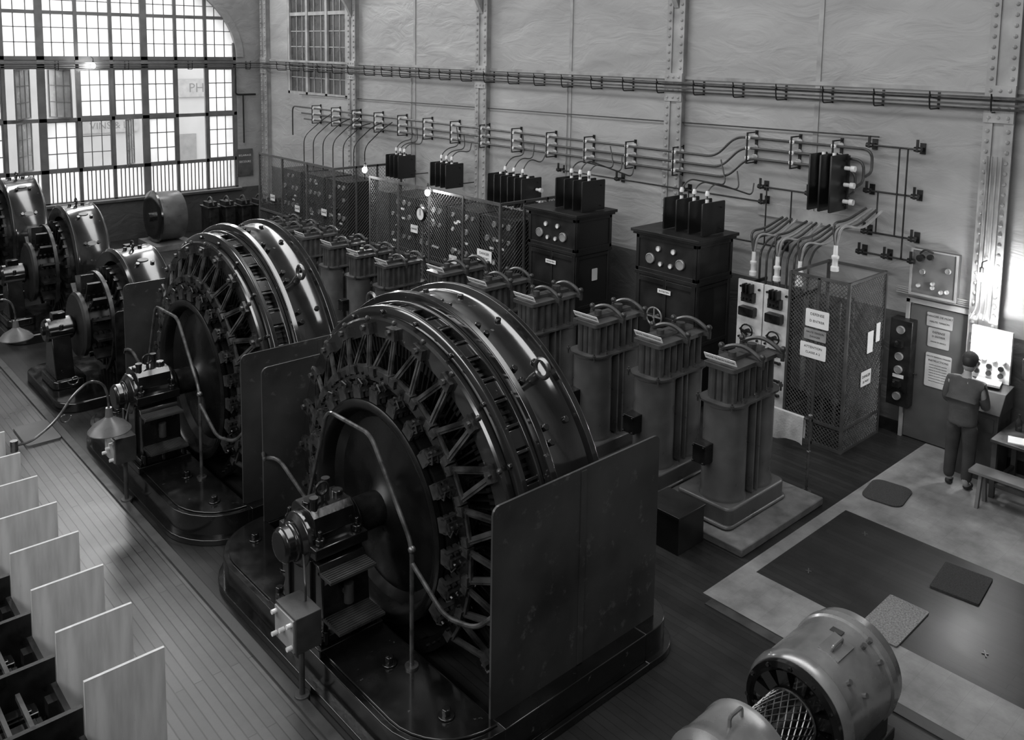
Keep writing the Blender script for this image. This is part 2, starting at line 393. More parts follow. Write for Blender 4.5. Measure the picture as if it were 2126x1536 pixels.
# ------------------------------------------------------------------ rotary converter
def bolt(m,p,d,r=.022,h=.03):
    p=Vector(p);d=Vector(d).normalized(); m.cyl(p,p+d*h,r,6)
def converter(loc,label):
    R=T('rotary_converter',label,'machine',loc,'large rotary converters')
    S=(0,0,1.2)
    m=MB(); m.prism(rr(-1.42,-.72,-2.15,2.02,.7,(0,1,1,0)),'Z',0,.33).prism(rr(1.0,1.5,-2.15,2.02,.35,(1,0,0,1)),'Z',0,.33)
    m.box(-.72,1.0,-2.15,-1.96,0,.33).box(-.72,1.0,1.84,2.02,0,.33)
    m.prism(rr(-1.47,-.72,-2.2,2.07,.73,(0,1,1,0)),'Z',0,.07).prism(rr(1.0,1.56,-2.2,2.07,.38,(1,0,0,1)),'Z',0,.07).box(-.72,1.0,-2.2,-2.15,0,.07).box(-.72,1.0,2.02,2.07,0,.07)
    m.prism(rr(-1.36,-.74,-2.08,1.95,.6,(0,1,1,0)),'Z',.33,.35)
    for y in(-1.75,-.95,.9,1.6): m.cyl((-1.0,y,.35),(-1.0,y,.42),.04,6); m.cyl((-1.0,y,.35),(-1.0,y,.365),.07,12)
    part(R,'base',m,BLACK,bevel=.02,label='black cast iron base with rounded corners')
    m=MB(); A0,A1=-35,215
    m.lathe([(.05,1.55),(.05,1.95),(.06,2.0),(.12,2.01),(.14,1.95),(.17,1.93),(.53,1.93),(.56,1.95),(.58,2.01),(.64,2.01),(.68,1.96),(.68,1.55)],S,n=96,closed=True,a0=A0,a1=A1)
    m.lathe([(.0,1.8),(-.01,1.9),(.0,1.92),(.04,1.92),(.05,1.9),(.05,1.8)],S,n=96,closed=True,a0=A0,a1=A1)
    m.lathe([(-.21,1.76),(-.21,1.88),(-.19,1.91),(-.14,1.91),(-.13,1.88),(-.13,1.76)],S,n=96,closed=True,a0=A0,a1=A1)
    for i in range(19):
        a=math.radians(-38+i*14)
        if math.sin(a)*1.85+1.2<.35: continue
        Rm=Matrix.Rotation(a,3,'X'); c=Rm@Vector((-.07,1.86,0)); m.cb(c+Vector(S),(.16,.07,.16),Rm)
        for s in(-.1,.1):
            Rq=Matrix.Rotation(a+s*.6,3,'X'); m.cb(Rq@Vector((-.07,1.89,0))+Vector(S),(.16,.025,.03),Rq)
    for i in range(42):
        a=math.radians(-30+i*5.8); d=Vector((0,math.cos(a),math.sin(a)))
        if i%3==0:
            for x in(.22,.47): bolt(m,Vector((x,0,0))+Vector(S)+d*1.93,d,.034,.035)
            bolt(m,Vector((.22,0,0))+Vector(S)+Vector((0,math.cos(a+.07),math.sin(a+.07)))*1.93,d,.034,.035)
        if i%3==1: bolt(m,Vector((-.2,0,0))+Vector(S)+d*1.85,(-1,0,0),.026,.04)
    part(R,'stator_frame',m,FRAME,bevel=.006,label='dark glossy bolted stator ring with slotted openings')
    m=MB(); prof=[(-.2,1.5),(-.2,1.76),(-.16,1.8),(-.05,1.81),(.05,1.78),(.05,1.5)]
    m.lathe(prof,S,n=80,closed=True,a0=-38,a1=218)
    for i in range(120):
        a=math.radians(-36+i*2.1); d=Vector((0,math.cos(a),math.sin(a)))
        m.cb(Vector(S)+d*1.56+Vector((-.21,0,0)),(.06,.2,.03),Matrix.Rotation(a,3,'X')); m.cb(Vector(S)+d*1.81+Vector((-.05,0,0)),(.14,.03,.03),Matrix.Rotation(a,3,'X'))
    part(R,'stator_winding',m,BLACK2)
    m=MB(); m.lathe([(-.3,1.62),(-.3,1.79),(-.28,1.81),(-.22,1.81),(-.21,1.79),(-.21,1.62)],S,n=96,closed=True,a0=-38,a1=218)
    part(R,'brush_rocker_ring',m,FRAME)
    m=MB(); m.lathe([(-.46,1.24),(-.46,1.35),(-.37,1.35),(-.37,1.24)],S,n=80,closed=True,a0=-60,a1=240)
    for i in range(60):
        a=math.radians(-56+i*4.9); d=Vector((0,math.cos(a),math.sin(a))); bolt(m,Vector((-.46,0,0))+Vector(S)+d*1.29,(-1,0,0),.014,.02)
    part(R,'inner_brush_ring',m,BLACK)
    m=MB()
    for sg in(-1,1):
        p0=Vector((-.31,sg*.03,1.68)); p1=Vector((-.44,sg*.13,1.34)); d=(p1-p0); L=d.length
        zx=d.normalized(); yx=Vector((1,0,0)).cross(zx).normalized(); xx=yx.cross(zx); Rm=Matrix((xx,yx,zx)).transposed()
        m.cb((p0+p1)/2,(.022,.06,L),Rm); m.cb((p0+p1)/2,(.05,.016,L),Rm)
    m.cb((-.32,0,1.7),(.06,.15,.11)); m.cyl((-.34,0,1.72),(-.39,0,1.72),.03,6); m.sph((-.3,0,1.8),.028,8,5)
    m.cb((-.44,.13,1.32),(.08,.08,.08)); m.cb((-.44,-.13,1.32),(.08,.08,.08)); m.cb((-.44,0,1.36),(.03,.26,.04))
    bm1=mesh(m,'brush_arm',mat('arm_metal',.045,.32,.3,.6,8,wear=.45,wcol=.22))
    m=MB(); m.box(-.54,-.08,-.035,.035,1.19,1.23); m.box(-.54,-.08,-.07,-.05,1.12,1.17); m.box(-.54,-.08,.05,.07,1.12,1.17)
    for j in range(7): m.box(-.54+j*.066,-.505+j*.066,-.065,.065,1.065,1.2); m.cyl((-.52+j*.066,.0,1.2),(-.52+j*.066,.0,1.26),.014,6); m.tube([(-.52+j*.066,-.05,1.15),(-.52+j*.066,-.09,1.2),(-.52+j*.066,-.03,1.25)],.008,4)
    m.cyl((-.46,0,1.2),(-.42,0,1.29),.02,6)
    bm2=mesh(m,'brush_holder',mat('holder_metal',.05,.32,.4,.6,8,wear=.45,wcol=.25))
    for i in range(24):
        a=i*2*pi/24
        if 1.2+1.74*math.cos(a)<.12: continue
        o=part(R,'brush_arm',bm1,None,S,Euler((a,0,0))); part(o,'brush_holder',bm2,None)
    m=MB(); m.lathe([(-.5,.0),(-.5,.16),(-.46,.2),(-.4,.3),(-.36,.84),(-.42,.92),(-.5,.94),(-.55,.97),(-.57,1.0),(-.57,1.03),(-.55,1.06),(-.5,1.06),(-.46,1.03),(-.06,1.03),(-.04,1.55),(.0,1.55),(.0,.0)],S,n=96)
    part(R,'rotor',m,mat('rotor_dark',.01,.26,.2,.3,3),label='dark rotor disc with polished rim')
    m=MB(); m.lathe([(-.45,1.03),(-.45,1.055),(-.08,1.055),(-.08,1.03)],S,n=96,closed=True)
    for i in range(120):
        a=i*2*pi/120
        if 1.2+1.52*math.sin(a)<.1: continue
        Rm=Matrix.Rotation(a,3,'X'); m.cb(Rm@Vector((-.12,1.28,0))+Vector(S),(.18,.46,.016),Rm)
    part(R,'commutator',m,mat('commutator_metal',.04,.28,.7,.3,2))
    m=MB(); m.cyl((-1.0,0,1.2),(1.3,0,1.2),.1,24); m.lathe([(-.8,.12),(-.76,.17),(-.5,.17)],S,n=24)
    part(R,'shaft',m,mat('dark_shaft',.05,.3,.7,.3,8))
    def pedestal(x0,x1,front):
        m=MB(); m.box(x0-.04,x1+.04,-.5,.46,.33,.41); m.box(x0+.0,x1-.0,-.46,.4,.41,.49)
        yl=-.38 if front else -.24
        m.prism([(-.42,.49),(.36,.49),(.3,.66),(.24,1.08),(yl+.06,1.08),(yl,.98)],'X',x0+.05,x1-.05)
        for y in(-.2,.2): m.box(x0+.02,x1-.02,y-.04,y+.04,.47,1.1)
        m.lathe([(x0-.02,.0),(x0-.02,.2),(x0+.02,.25),(x0+.12,.26),(x0+.16,.24),(x1-.16,.24),(x1-.12,.26),(x1-.02,.25),(x1+.02,.2),(x1+.02,.0)],S,n=28)
        m.box(x0+.02,x1-.02,-.34,.34,1.14,1.24)
        m.prism([(-.24,1.3),(.24,1.3),(.2,1.45),(.14,1.5),(-.14,1.5),(-.2,1.45)],'X',x0+.08,x1-.08)
        if front: m.lathe([(x0-.16,.0),(x0-.16,.13),(x0-.13,.16),(x0-.06,.16),(x0-.04,.18),(x0-.02,.18)],S,n=24)
        for yy in(-.28,.28):
            for xx in(x0+.1,x1-.1): m.cyl((xx,yy,1.24),(xx,yy,1.3),.045,6); m.cyl((xx,yy,1.3),(xx,yy,1.37),.022,8)
        for yy in(-.44,.4):
            for xx in(x0+.05,(x0+x1)/2,x1-.05): m.cyl((xx,yy,.41),(xx,yy,.54),.042,6)
        for xx in(x0+.14,x1-.14): m.cyl((xx,0,1.49),(xx,0,1.54),.055,12)
        return m
    part(R,'bearing_pedestal',pedestal(-1.38,-.8,True),BLACK,bevel=.012,label='black cast bearing pedestal')
    part(R,'bearing_pedestal',pedestal(1.08,1.42,False),BLACK,bevel=.012)
    m=MB(); m.tube([(-1.1+.06*math.cos(t*pi/8),0,1.6+.06*math.sin(t*pi/8)) for t in range(16)],.014,6,True); m.cyl((-1.1,0,1.49),(-1.1,0,1.55),.02,8)
    part(R,'lifting_ring',m,BLACK2)
    for x,y in((-1.25,-.12),(-.98,.14)): part(R,'oil_cup',MB().cyl((x,y,1.42),(x,y,1.58),.035,10).cyl((x,y,1.58),(x,y,1.61),.042,10),BLACK2)
    for zz,yy,ww in((1.0,-.52,.2),(.6,-.66,.28)):
        m=MB(); m.box(-1.33,-.86,yy-.02,yy+ww,zz,zz+.025)
        for j in range(int(ww/.03)): m.box(-1.32,-.87,yy-.01+j*.03,yy+.006+j*.03,zz+.025,zz+.033)
        m.prism([(yy+ww,zz),(yy+ww,zz-.15),(yy+.04,zz)],'X',-1.3,-1.24); m.prism([(yy+ww,zz),(yy+ww,zz-.15),(yy+.04,zz)],'X',-.95,-.89)
        part(R,'step_tread',m,TRANSD,label='ribbed steel step plate')
    m=MB(); m.cyl((-1.1,-.36,.8),(-1.1,-.46,.8),.03,10); m.cyl((-1.1,-.46,.72),(-1.1,-.46,.9),.045,12)
    part(R,'oil_gauge',m,TRANSD)
    sm=MB(); sm.prism(rr(-.76,1.28,.33,2.12,.07,(1,1,0,0),4),'Y',-.01,.01)
    sm.box(.23,.29,-.02,.02,.34,2.1)
    smm=mesh(sm,'guard_screen',PANELM)
    part(R,'guard_screen',smm,None,(0,-2.0,0),label='dark sheet steel guard screen'); part(R,'guard_screen',smm,None,(0,1.88,0))
    m=MB(); x=-.88
    m.tube(rnd([(x,.65,1.12),(x,1.25,1.34),(x,1.5,1.28),(x+.05,1.7,1.15),(x+.12,1.87,1.15)],.12),.02,8)
    m.tube(rnd([(x,-1.11,.33),(x,-1.11,1.46),(x,-.48,2.22),(x,.27,2.2),(x,.65,1.15),(x,.65,.33)],.12),.02,8)
    m.tube(rnd([(x,-1.11,1.3),(x+.02,-1.55,1.02),(x+.1,-1.85,1.05),(x+.15,-1.99,1.2)],.12),.02,8)
    for y in(-1.11,.65): m.cyl((x,y,.33),(x,y,.37),.06,12)
    m.sph((x,-1.11,1.42),.035,8,6)
    part(R,'hand_rail',m,STEEL,label='bent steel tube hand rail')
    for a in(-41,41):
        m=MB(); m.cyl((.35,0,1.93),(.35,0,2.03),.05,12,.035); m.tube([(.35,.085*math.cos(t*pi/8),2.11+.085*math.sin(t*pi/8)) for t in range(16)],.022,8,True)
        part(R,'lifting_eye',m,STEEL,S,Euler((math.radians(a),0,0)))
    m=MB(); m.box(-1.74,-1.5,-.68,-.32,.62,.94); m.cyl((-1.55,-.42,0),(-1.55,-.42,.62),.025,10); m.cyl((-1.55,-.42,0),(-1.55,-.42,.04),.07,12)
    m.tube(rnd([(-1.55,-.5,.94),(-1.55,-.5,1.1),(-1.45,-.3,1.15),(-1.38,-.15,1.15)],.08),.012,6)
    tb=part(R,'terminal_box',m,TRANSD,bevel=.008)
    m=MB(); m.box(-1.755,-1.74,-.66,-.34,.64,.92)
    part(tb,'terminal_plate',m,GREYP)
    for yy,zz in((-.63,.68),(-.37,.68),(-.63,.88),(-.37,.88),(-.5,.78)): part(tb,'terminal_knob',MB().cyl((-1.755,yy,zz),(-1.8,yy,zz),.02,10),CREAM)
    return R
c1=converter((5.0,6.85,0),'large black rotary converter with open brush ring and steel screens')
c2=dup(c1,(5.0,11.25,0),'identical large black rotary converter with tube hand rail')
# ------------------------------------------------------------------ smaller machines
def small(loc,label,s=1.):
    R=T('motor_generator',label,'machine',loc,'smaller black rotary machines'); S=(0,0,1.05)
    m=MB(); m.prism(rr(-1.5,1.3,-1.1,1.1,.35),'Z',0,.16).prism(rr(-1.4,-.9,-.4,.4,.1),'Z',.16,.3); m.box(-.4,.4,-1.0,1.0,.16,.3)
    part(R,'base',m,BLACK,bevel=.02)
    m=MB(); m.lathe([(-.3,.95),(-.34,1.12),(-.3,1.17),(-.24,1.14),(.24,1.14),(.3,1.17),(.34,1.12),(.3,.95)],S,n=64,closed=True,a0=-46,a1=226)
    for a in range(-30,220,30):
        q=math.radians(a); d=Vector((0,math.cos(q),math.sin(q)))
        for x in(-.12,.12): m.cyl(Vector((x,0,0))+Vector(S)+d*1.13,Vector((x,0,0))+Vector(S)+d*1.18,.035,8)
    part(R,'stator_frame',m,FRAME,bevel=.006)
    m=MB(); m.lathe([(-.42,.62),(-.42,.86),(.35,.95),(.35,.62)],S,n=48,closed=True)
    for a in range(0,360,12):
        q=math.radians(a); Rm=Matrix.Rotation(q,3,'X'); m.cb(Rm@Vector((-.42,.74,0))+Vector(S),(.08,.3,.05),Rm)
    part(R,'winding',m,BLACK2)
    m=MB(); m.lathe([(-.95,.0),(-.95,.5),(-.92,.54),(-.86,.54),(-.84,.48),(-.45,.48),(-.42,.6),(-.38,.0)],S,n=48)
    part(R,'commutator',m,mat('commutator_steel',.03,.35,.4,.3,2))
    m=MB(); m.lathe([(-.62,.78),(-.62,.84),(-.56,.84),(-.56,.78)],S,n=48,closed=True,a0=-60,a1=240)
    for a in range(-30,220,24):
        q=math.radians(a); Rm=Matrix.Rotation(q,3,'X'); m.cb(Rm@Vector((-.68,.66,0))+Vector(S),(.3,.3,.04),Rm)
        for j in range(4): m.cb(Rm@Vector((-.8+j*.08,.55,0))+Vector(S),(.04,.1,.1),Rm)
    part(R,'brush_gear',m,BLACK2)
    m=MB(); m.cyl((-1.45,0,1.05),(1.1,0,1.05),.07,16)
    part(R,'shaft',m,BLACK2)
    for x in(-1.2,1.0):
        m=MB(); m.prism([(-.3,.3),(.3,.3),(.15,.95),(-.15,.95)],'X',x-.14,x+.14); m.lathe([(x-.22,0),(x-.22,.16),(x-.18,.19),(x+.18,.19),(x+.22,.16),(x+.22,0)],S,n=20); m.box(x-.1,x+.1,-.08,.08,1.2,1.32)
        m.box(x-.18,x+.18,-.25,.25,1.02,1.08)
        for y in(-.2,.2): m.cyl((x,y,1.08),(x,y,1.16),.03,6)
        part(R,'bearing_pedestal',m,BLACK,bevel=.01)
    m=MB(); m.prism([(.09*math.cos(i*pi/8),.045*math.sin(i*pi/8)) for i in range(16)],'Z',0,.008)
    for a in(25,60): part(R,'name_plate',m,GREYP,(0,-1.145*math.sin(math.radians(a)),1.05+1.145*math.cos(math.radians(a))),Euler((math.radians(a),0,0)))
    m=MB(); m.tube([(0,.06*math.cos(t*pi/8),2.26+.06*math.sin(t*pi/8)) for t in range(16)],.016,6,True)
    part(R,'lifting_eye',m,BLACK)
    return R
s1=small((5.05,15.1,0),'low black rotary machine with a steel screen beside it')
s2=dup(s1,(5.25,18.9,0),'black motor generator with exposed commutator and oval name plates'); s2.scale=(1,.95,1.08)
s3=dup(s1,(4.95,22.3,0),'black motor generator standing near the arched window'); s3.scale=(1.1,1.,1.15)
m=MB(); m.prism(rr(-.8,.9,0,1.55,.06,(1,1,0,0),4),'Y',-.01,.01)
solo('steel_screen',m,BLACK2,'dark sheet steel screen standing next to a machine','screen',(5.1,13.75,0))
# ------------------------------------------------------------------ foreground motor set
R=T('small_motor_generator','grey enamelled motor generator set with wire mesh coupling guard','machine',(6.52,3.2,0))
S=(0,0,.48); Z0=.48
m=MB(); m.lathe([(-.50,.33),(-.54,.38),(-.54,.42),(-.5,.445),(-.44,.45),(-.42,.435),(-.1,.435),(.2,.435),(.22,.45),(.3,.45),(.32,.435),(.4,.43),(.47,.38),(.52,.27),(.53,.0)],S,n=72)
part(R,'motor_body',m,MOTORG,label='grey rounded motor casing')
m=MB(); m.lathe([(-.6,.0),(-.6,.2),(-.57,.22),(-.5,.23),(-.47,.33),(-.5,.36)],S,n=40)
m.lathe([(-.58,.34),(-.6,.37),(-.58,.41),(-.53,.415),(-.5,.36)],S,n=56,closed=True)
for i in range(12):
    a=i*2*pi/12+.2; Rm=Matrix.Rotation(a,3,'X'); m.cb(Rm@Vector((-.55,.28,0))+Vector(S),(.06,.16,.1),Rm)
    Rm=Matrix.Rotation(a+.26,3,'X'); m.cyl(Rm@Vector((-.57,.39,0))+Vector(S),Rm@Vector((-.61,.39,0))+Vector(S),.016,6)
part(R,'end_bracket',m,BLACK,label='black slotted end bracket')
m=MB(); m.box(-.4,.4,-.4,.4,0,.1); m.box(-.3,.3,-.38,-.3,.1,.3); m.box(-.3,.3,.3,.38,.1,.3)
m.box(-1.75,-.4,-.34,.34,0,.08); m.box(-1.6,-1.05,-.3,.3,.08,.2)
part(R,'bed_plate',m,TRANSD,bevel=.01)
def hatch(a,x,root,nm):
    Rm=Matrix.Rotation(math.radians(a),3,'X'); h=MB()
    pts=[(x-.08,0,.42),(x-.08,0,.48),(x+.08,0,.48),(x+.08,0,.42)]
    h.tube([Rm@Vector(p)+Vector(S) for p in rnd(pts,.03)],.014,8)
    h.cb(Rm@Vector((x,0,.436))+Vector(S),(.26,.18,.012),Rm)
    part(root,nm,h,MOTORG)
hatch(14,-.12,R,'inspection_cover')
for a,x in((30,.1),(30,.2),(62,-.2),(50,.15),(44,-.3)):
    Rm=Matrix.Rotation(math.radians(a),3,'X'); part(R,'casing_bolt',MB().cyl(Rm@Vector((x,0,.43))+Vector(S),Rm@Vector((x,0,.47))+Vector(S),.022,8),TRANS)
part(R,'name_plate',MB().cb(Matrix.Rotation(.05,3,'X')@Vector((.05,0,.438))+Vector(S),(.06,.1,.006)),TRANSD)
m=MB(); m.cyl((-1.5,0,Z0),(.5,0,Z0),.05,16); part(R,'shaft',m,STEEL)
m=MB()
for i in range(24):
    a0=i*2*pi/24
    for sg in(-1,1):
        m.tube([(-1.1+.5*q/8,.21*math.cos(a0+sg*q*.14),Z0+.21*math.sin(a0+sg*q*.14)) for q in range(9)],.0055,4)
for x in(-1.1,-.6): m.tube([(x,.21*math.cos(t*pi/12),Z0+.21*math.sin(t*pi/12)) for t in range(24)],.012,6,True)
part(R,'coupling_guard',m,STEEL,label='cylindrical wire mesh coupling guard')
m=MB(); m.lathe([(-1.1,.0),(-1.1,.24),(-1.14,.36),(-1.18,.4),(-1.22,.4),(-1.24,.39),(-1.55,.39),(-1.57,.4),(-1.62,.4),(-1.68,.35),(-1.72,.2),(-1.72,.0)],S,n=56)
m.tube(rnd([(-1.45,.0,.86),(-1.45,.0,.94),(-1.3,.0,.94),(-1.3,.0,.86)],.03),.015,8)
part(R,'generator_body',m,MOTORG,label='grey rounded generator casing')
# ------------------------------------------------------------------ transformers
def transformer(loc,label,group):
    R=T('transformer',label,'transformer',loc,group)
    m=MB(); m.prism(rr(-.62,.6,-.42,.36,.1),'Z',0,.25).prism(rr(-.66,.64,-.44,.4,.1),'Z',0,.05)
    part(R,'base',m,TRANS,bevel=.03,label='grey cast block plinth with rounded edges')
    m=MB(); yc=-.1
    for x in(-.3,.27): m.lathe([(.25,.28),(.29,.275),(.31,.262),(1.38,.262),(1.39,.275),(1.42,.275)],(x,yc,0),'Z',32)
    m.box(-.06,.03,yc-.22,yc+.22,.25,1.42); m.box(-.08,-.055,yc-.265,yc+.265,.28,1.42); m.box(.025,.05,yc-.265,yc+.265,.28,1.42)
    part(R,'tank',m,TRANS,label='twin cylindrical grey tank')
    m=MB(); m.prism(rr(-.58,.55,yc-.285,yc+.285,.2),'Z',1.42,1.445); m.box(-.44,.42,yc-.15,yc+.15,1.44,1.86)
    for i in range(7):
        x=-.39+i*.13
        for s in(-1,1): m.cyl((x,yc+s*.15,1.44),(x,yc+s*.15,1.83),.045,10)
    for y in(yc-.09,yc+.0,yc+.09):
        for x in(-.44,.42): m.cyl((x,y,1.44),(x,y,1.83),.045,10)
    m.prism(rr(-.5,.48,yc-.22,yc+.22,.04),'Z',1.83,1.88)
    for x in(-.54,-.3,-.04,.22,.51):
        for y in(yc-.24,yc+.24):
            m.cyl((x,y,1.39),(x,y,1.5),.012,6); m.cyl((x,y,1.445),(x,y,1.475),.026,6)
    part(R,'head',m,mat('transformer_head_paint',.06,.38,0,.35,4,.1,wear=.2,wcol=.14),label='grey boxy transformer head with vertical ribs')
    m=MB()
    for x in(-.02,.43):
        pts=[(x,yc-.29+.58*t/10,1.9+.11*math.sin(pi*t/10)) for t in range(11)]
        m.tube(pts,.028,6)
        for y in(yc-.29,yc+.29): m.cyl((x,y,1.8),(x,y,1.94),.026,8); m.sph((x,y,1.95),.04,8,5); m.cb((x,(y-yc)*.85+yc,1.86),(.06,.12,.05))
    m.box(-.38,.42,yc-.05,yc+.05,1.88,1.93); m.cyl((-.22,yc,1.9),(-.22,yc,1.99),.05,12); m.cyl((.2,yc,1.9),(.2,yc,2.0),.06,12)
    part(R,'top_yoke',m,TRANSD)
    m=MB(); m.box(-.72,-.54,-.12,.06,.72,.95)
    for y in(-.1,.04):
        for z in(.74,.93): m.cyl((-.72,y,z),(-.745,y,z),.015,6)
    part(R,'relay_box',m,BLACK2,bevel=.006)
    rot=(Matrix.Rotation(math.radians(-30),3,'Y').to_4x4()@FX.to_matrix().to_4x4()).to_euler()
    sign(R,'warning_plate',.44,.09,(-.46,yc,1.95),rot,[('HAUTE TENSION DANGER',0,.034)],'white warning plate lettered HAUTE TENSION DANGER')
    return R
t1=transformer((9.03,5.86,.1),'tall grey twin-tank transformer with boxy head, end of the row','row of grey transformers')
for y in(6.94,8.02,9.25,10.33,11.4): dup(t1,(9.03,y,.1),'tall grey twin-tank transformer with boxy head and white warning plate')
for y in(13.0,13.95,14.9,15.95,16.8,17.55):
    dup(t1,(8.98,y,.1),'smaller grey twin-tank transformer behind the converters',scale=(.86,.86,.9))
solo('concrete_pad',MB().prism([(8.2,5.12),(10.0,5.12),(10.0,12.0),(8.2,12.0)],'Z',0,.1),CONC,'pale concrete pad carrying the transformers','concrete pad',bevel=.015)
solo('concrete_pad',MB().prism([(8.2,12.4),(9.9,12.4),(9.9,18.1),(8.2,18.1)],'Z',0,.1),CONC,'concrete pad carrying the smaller transformers','concrete pad')
o=T('steel_chest','dark sheet metal box on the floor beside a transformer','box',(7.93,5.9,0))
part(o,'body',MB().box(-.24,.24,-.28,.24,0,.42),CABM,bevel=.006); part(o,'lid',MB().box(-.25,.25,-.29,.25,.42,.45),CABM,bevel=.006)
# ------------------------------------------------------------------ switch cabinets
def gauge(root,p,r,dark=False):
    m=MB(); m.lathe([(0,0),(0,r),(-.03,r),(-.035,r*.88),(-.025,r*.85)],p,'X',20)
    g=part(root,'gauge',m,LIGHTST); m=MB(); m.lathe([(-.025,0),(-.025,r*.85)],p,'X',20); m2=part(g,'dial',m,GLASSY if dark else PAPER)
    return g
def cabinet(loc,label):
    R=T('switch_cabinet',label,'cabinet',loc,'black switch cabinets')
    m=MB(); m.box(-.44,.47,-.59,.59,.0,2.0); m.box(-.46,.48,-.61,.61,0,.12)
    for a,b in((-.59,-.52),(-.03,.03),(.52,.59)): m.box(-.465,-.44,a,b,.12,2.0)
    for z in(.12,1.3,1.9): m.box(-.462,-.44,-.59,.59,z,z+.08)
    for a,b in((-.44,-.37),(.40,.47)): m.box(a,b,-.61,-.59,.12,2.0)
    for z in(.12,1.0,1.92): m.box(-.44,.47,-.605,-.59,z,z+.06)
    part(R,'body',m,CABM,bevel=.004)
    m=MB(); m.box(-.47,.5,-.62,.62,2.0,2.06); m.box(-.45,.48,-.6,.6,2.06,2.66); m.box(-.5,.53,-.65,.65,2.66,2.7); m.box(-.53,.56,-.68,.68,2.7,2.75)
    for a,b in((-.6,-.54),(.54,.6)): m.box(-.47,-.45,a,b,2.06,2.66)
    for a,b in((-.45,-.39),(.42,.48)): m.box(a,b,-.62,-.6,2.06,2.66)
    for z in(2.06,2.6): m.box(-.47,-.45,-.6,.6,z,z+.06); m.box(-.45,.48,-.62,-.6,z,z+.06)
    part(R,'relay_hood',m,CABM,bevel=.004)
    for y in(-.3,.3): gauge(R,(-.46,y,2.3),.085,True)
    for y in(-.11,.09,):gauge(R,(-.46,y,2.24),.04)
    for y in(-.16,.14): gauge(R,(-.46,y,2.48),.045)
    sign(R,'name_plate',.26,.07,(-.466,0,1.8),FX,[('ENTRETIEN',0,.04)],'small white name plate')
    return R
k1=cabinet((11.55,8.56,0),'black panelled switch cabinet with round gauges near the marble switchboard')
k2=dup(k1,(11.55,11.15,0),'black panelled switch cabinet with round gauges beside the wire fence')
m=MB(); m.tube([(0,.15*math.cos(t*pi/12),.15*math.sin(t*pi/12)) for t in range(24)],.014,6,True); m.box(-.01,.01,-.15,.15,-.01,.01); m.box(-.01,.01,-.01,.01,-.15,.15); m.cyl((-.02,0,0),(.1,0,0),.025,10)
part(k1,'hand_wheel',m,LIGHTST,(-.55,.12,1.38))
m=mesh(MB().prism(rr(-.07,.07,-.11,.11,.01,n=2),'Z',0,.006),'notice',PAPER)
solo('notice_card',m,None,'small white notice card hung on the cabinet side','notice',(11.6,10.54,1.6),FY)
# ------------------------------------------------------------------ barriers
def barriers(n,loc,w,h,sp,label,legs=0):
    R=T('barrier_rack',label,'insulating barriers',loc,'black insulating barrier racks')
    pm=mesh(MB().prism(rr(-w/2,w/2,0,h,.02,n=2),'Y',-.012,.012),'barrier_plate',CABM)
    for i in range(n): part(R,'barrier_plate',pm,None,(0,(i-(n-1)/2)*sp,0))
    m=MB()
    L=(n-1)*sp/2+.04
    for z in(.08,h-.1): m.tube([(w*.3,-L,z),(w*.3,L,z)],.012,6)
    if not legs:
        for y in(-L+.04,L-.04): m.tube([(w*.3,y,.08),(XW-loc[0]-.005,y,.08)],.012,6)
    if n==3: m.box(w*.4,w*.5,-L,L,.02,h-.02)
    part(R,'support_bar',m,RODM)
    for i in range(n-1):
        y=(i+.5-(n-1)/2)*sp; part(R,'insulator',MB().lathe([(h*.4,.0),(h*.4,.035),(h*.5,.03),(h*.55,.045),(h*.65,.03),(h+.02,.03),(h+.02,0)],(0,y,0),'Z',12),CREAM)
    if n in(3,6):
        for z in((.15,.4,.65) if n==3 else(.15,.38)): part(R,'insulator',MB().lathe([(0,.0),(0,.045),(.06,.045),(.08,.03),(.16,.03),(.16,0)],(w*.2,-L-.16,z),'Y',12),CREAM)
    return R
bar=[(4,(12.2,17.5,2.5),.5,.55,.17),(4,(12.2,15.68,2.5),.5,.55,.19),(6,(12.15,13.35,2.42),.55,.62,.21),(4,(11.6,10.95,2.76),.6,.55,.22),(4,(11.6,8.42,2.76),.6,.52,.25),(3,(12.3,6.52,3.3),.5,.85,.17)]
for b in bar: barriers(*b,'black insulating barrier plates '+('standing on a cabinet' if b[1][2]>2.7 and b[1][2]<3 else 'mounted on the wall'),legs=1 if b[1][2]>2.7 and b[1][2]<3 else 0)
rs=random.Random(4)
for n,l,w_,h,sp in bar[:5]:
    for i in range(3):
        y=l[1]+(i-1)*sp*(1 if n==4 else 1.3); zt=l[2]+h+.02; q=rs.uniform(-.06,.06)
        m=MB(); m.tube(rnd([(12.6,y-.2+.08*i,3.5+.16*i),(12.55,y-.17+q,3.3+.05*i),(l[0]+.15,y-.05,zt+.3+q),(l[0],y,zt+.15),(l[0],y,zt-.05)],.15),.013,6)
        o=solo('drop_lead',m,CABLE,'bent cable dropping from the bus tubes to a barrier rack','cable',group='drop leads')
        m=MB(); m.lathe([(0,.022),(0,.035),(.03,.038),(.08,.025),(.08,.022)],(l[0],y,zt+.06),'Z',10); part(o,'insulator',m,CREAM)
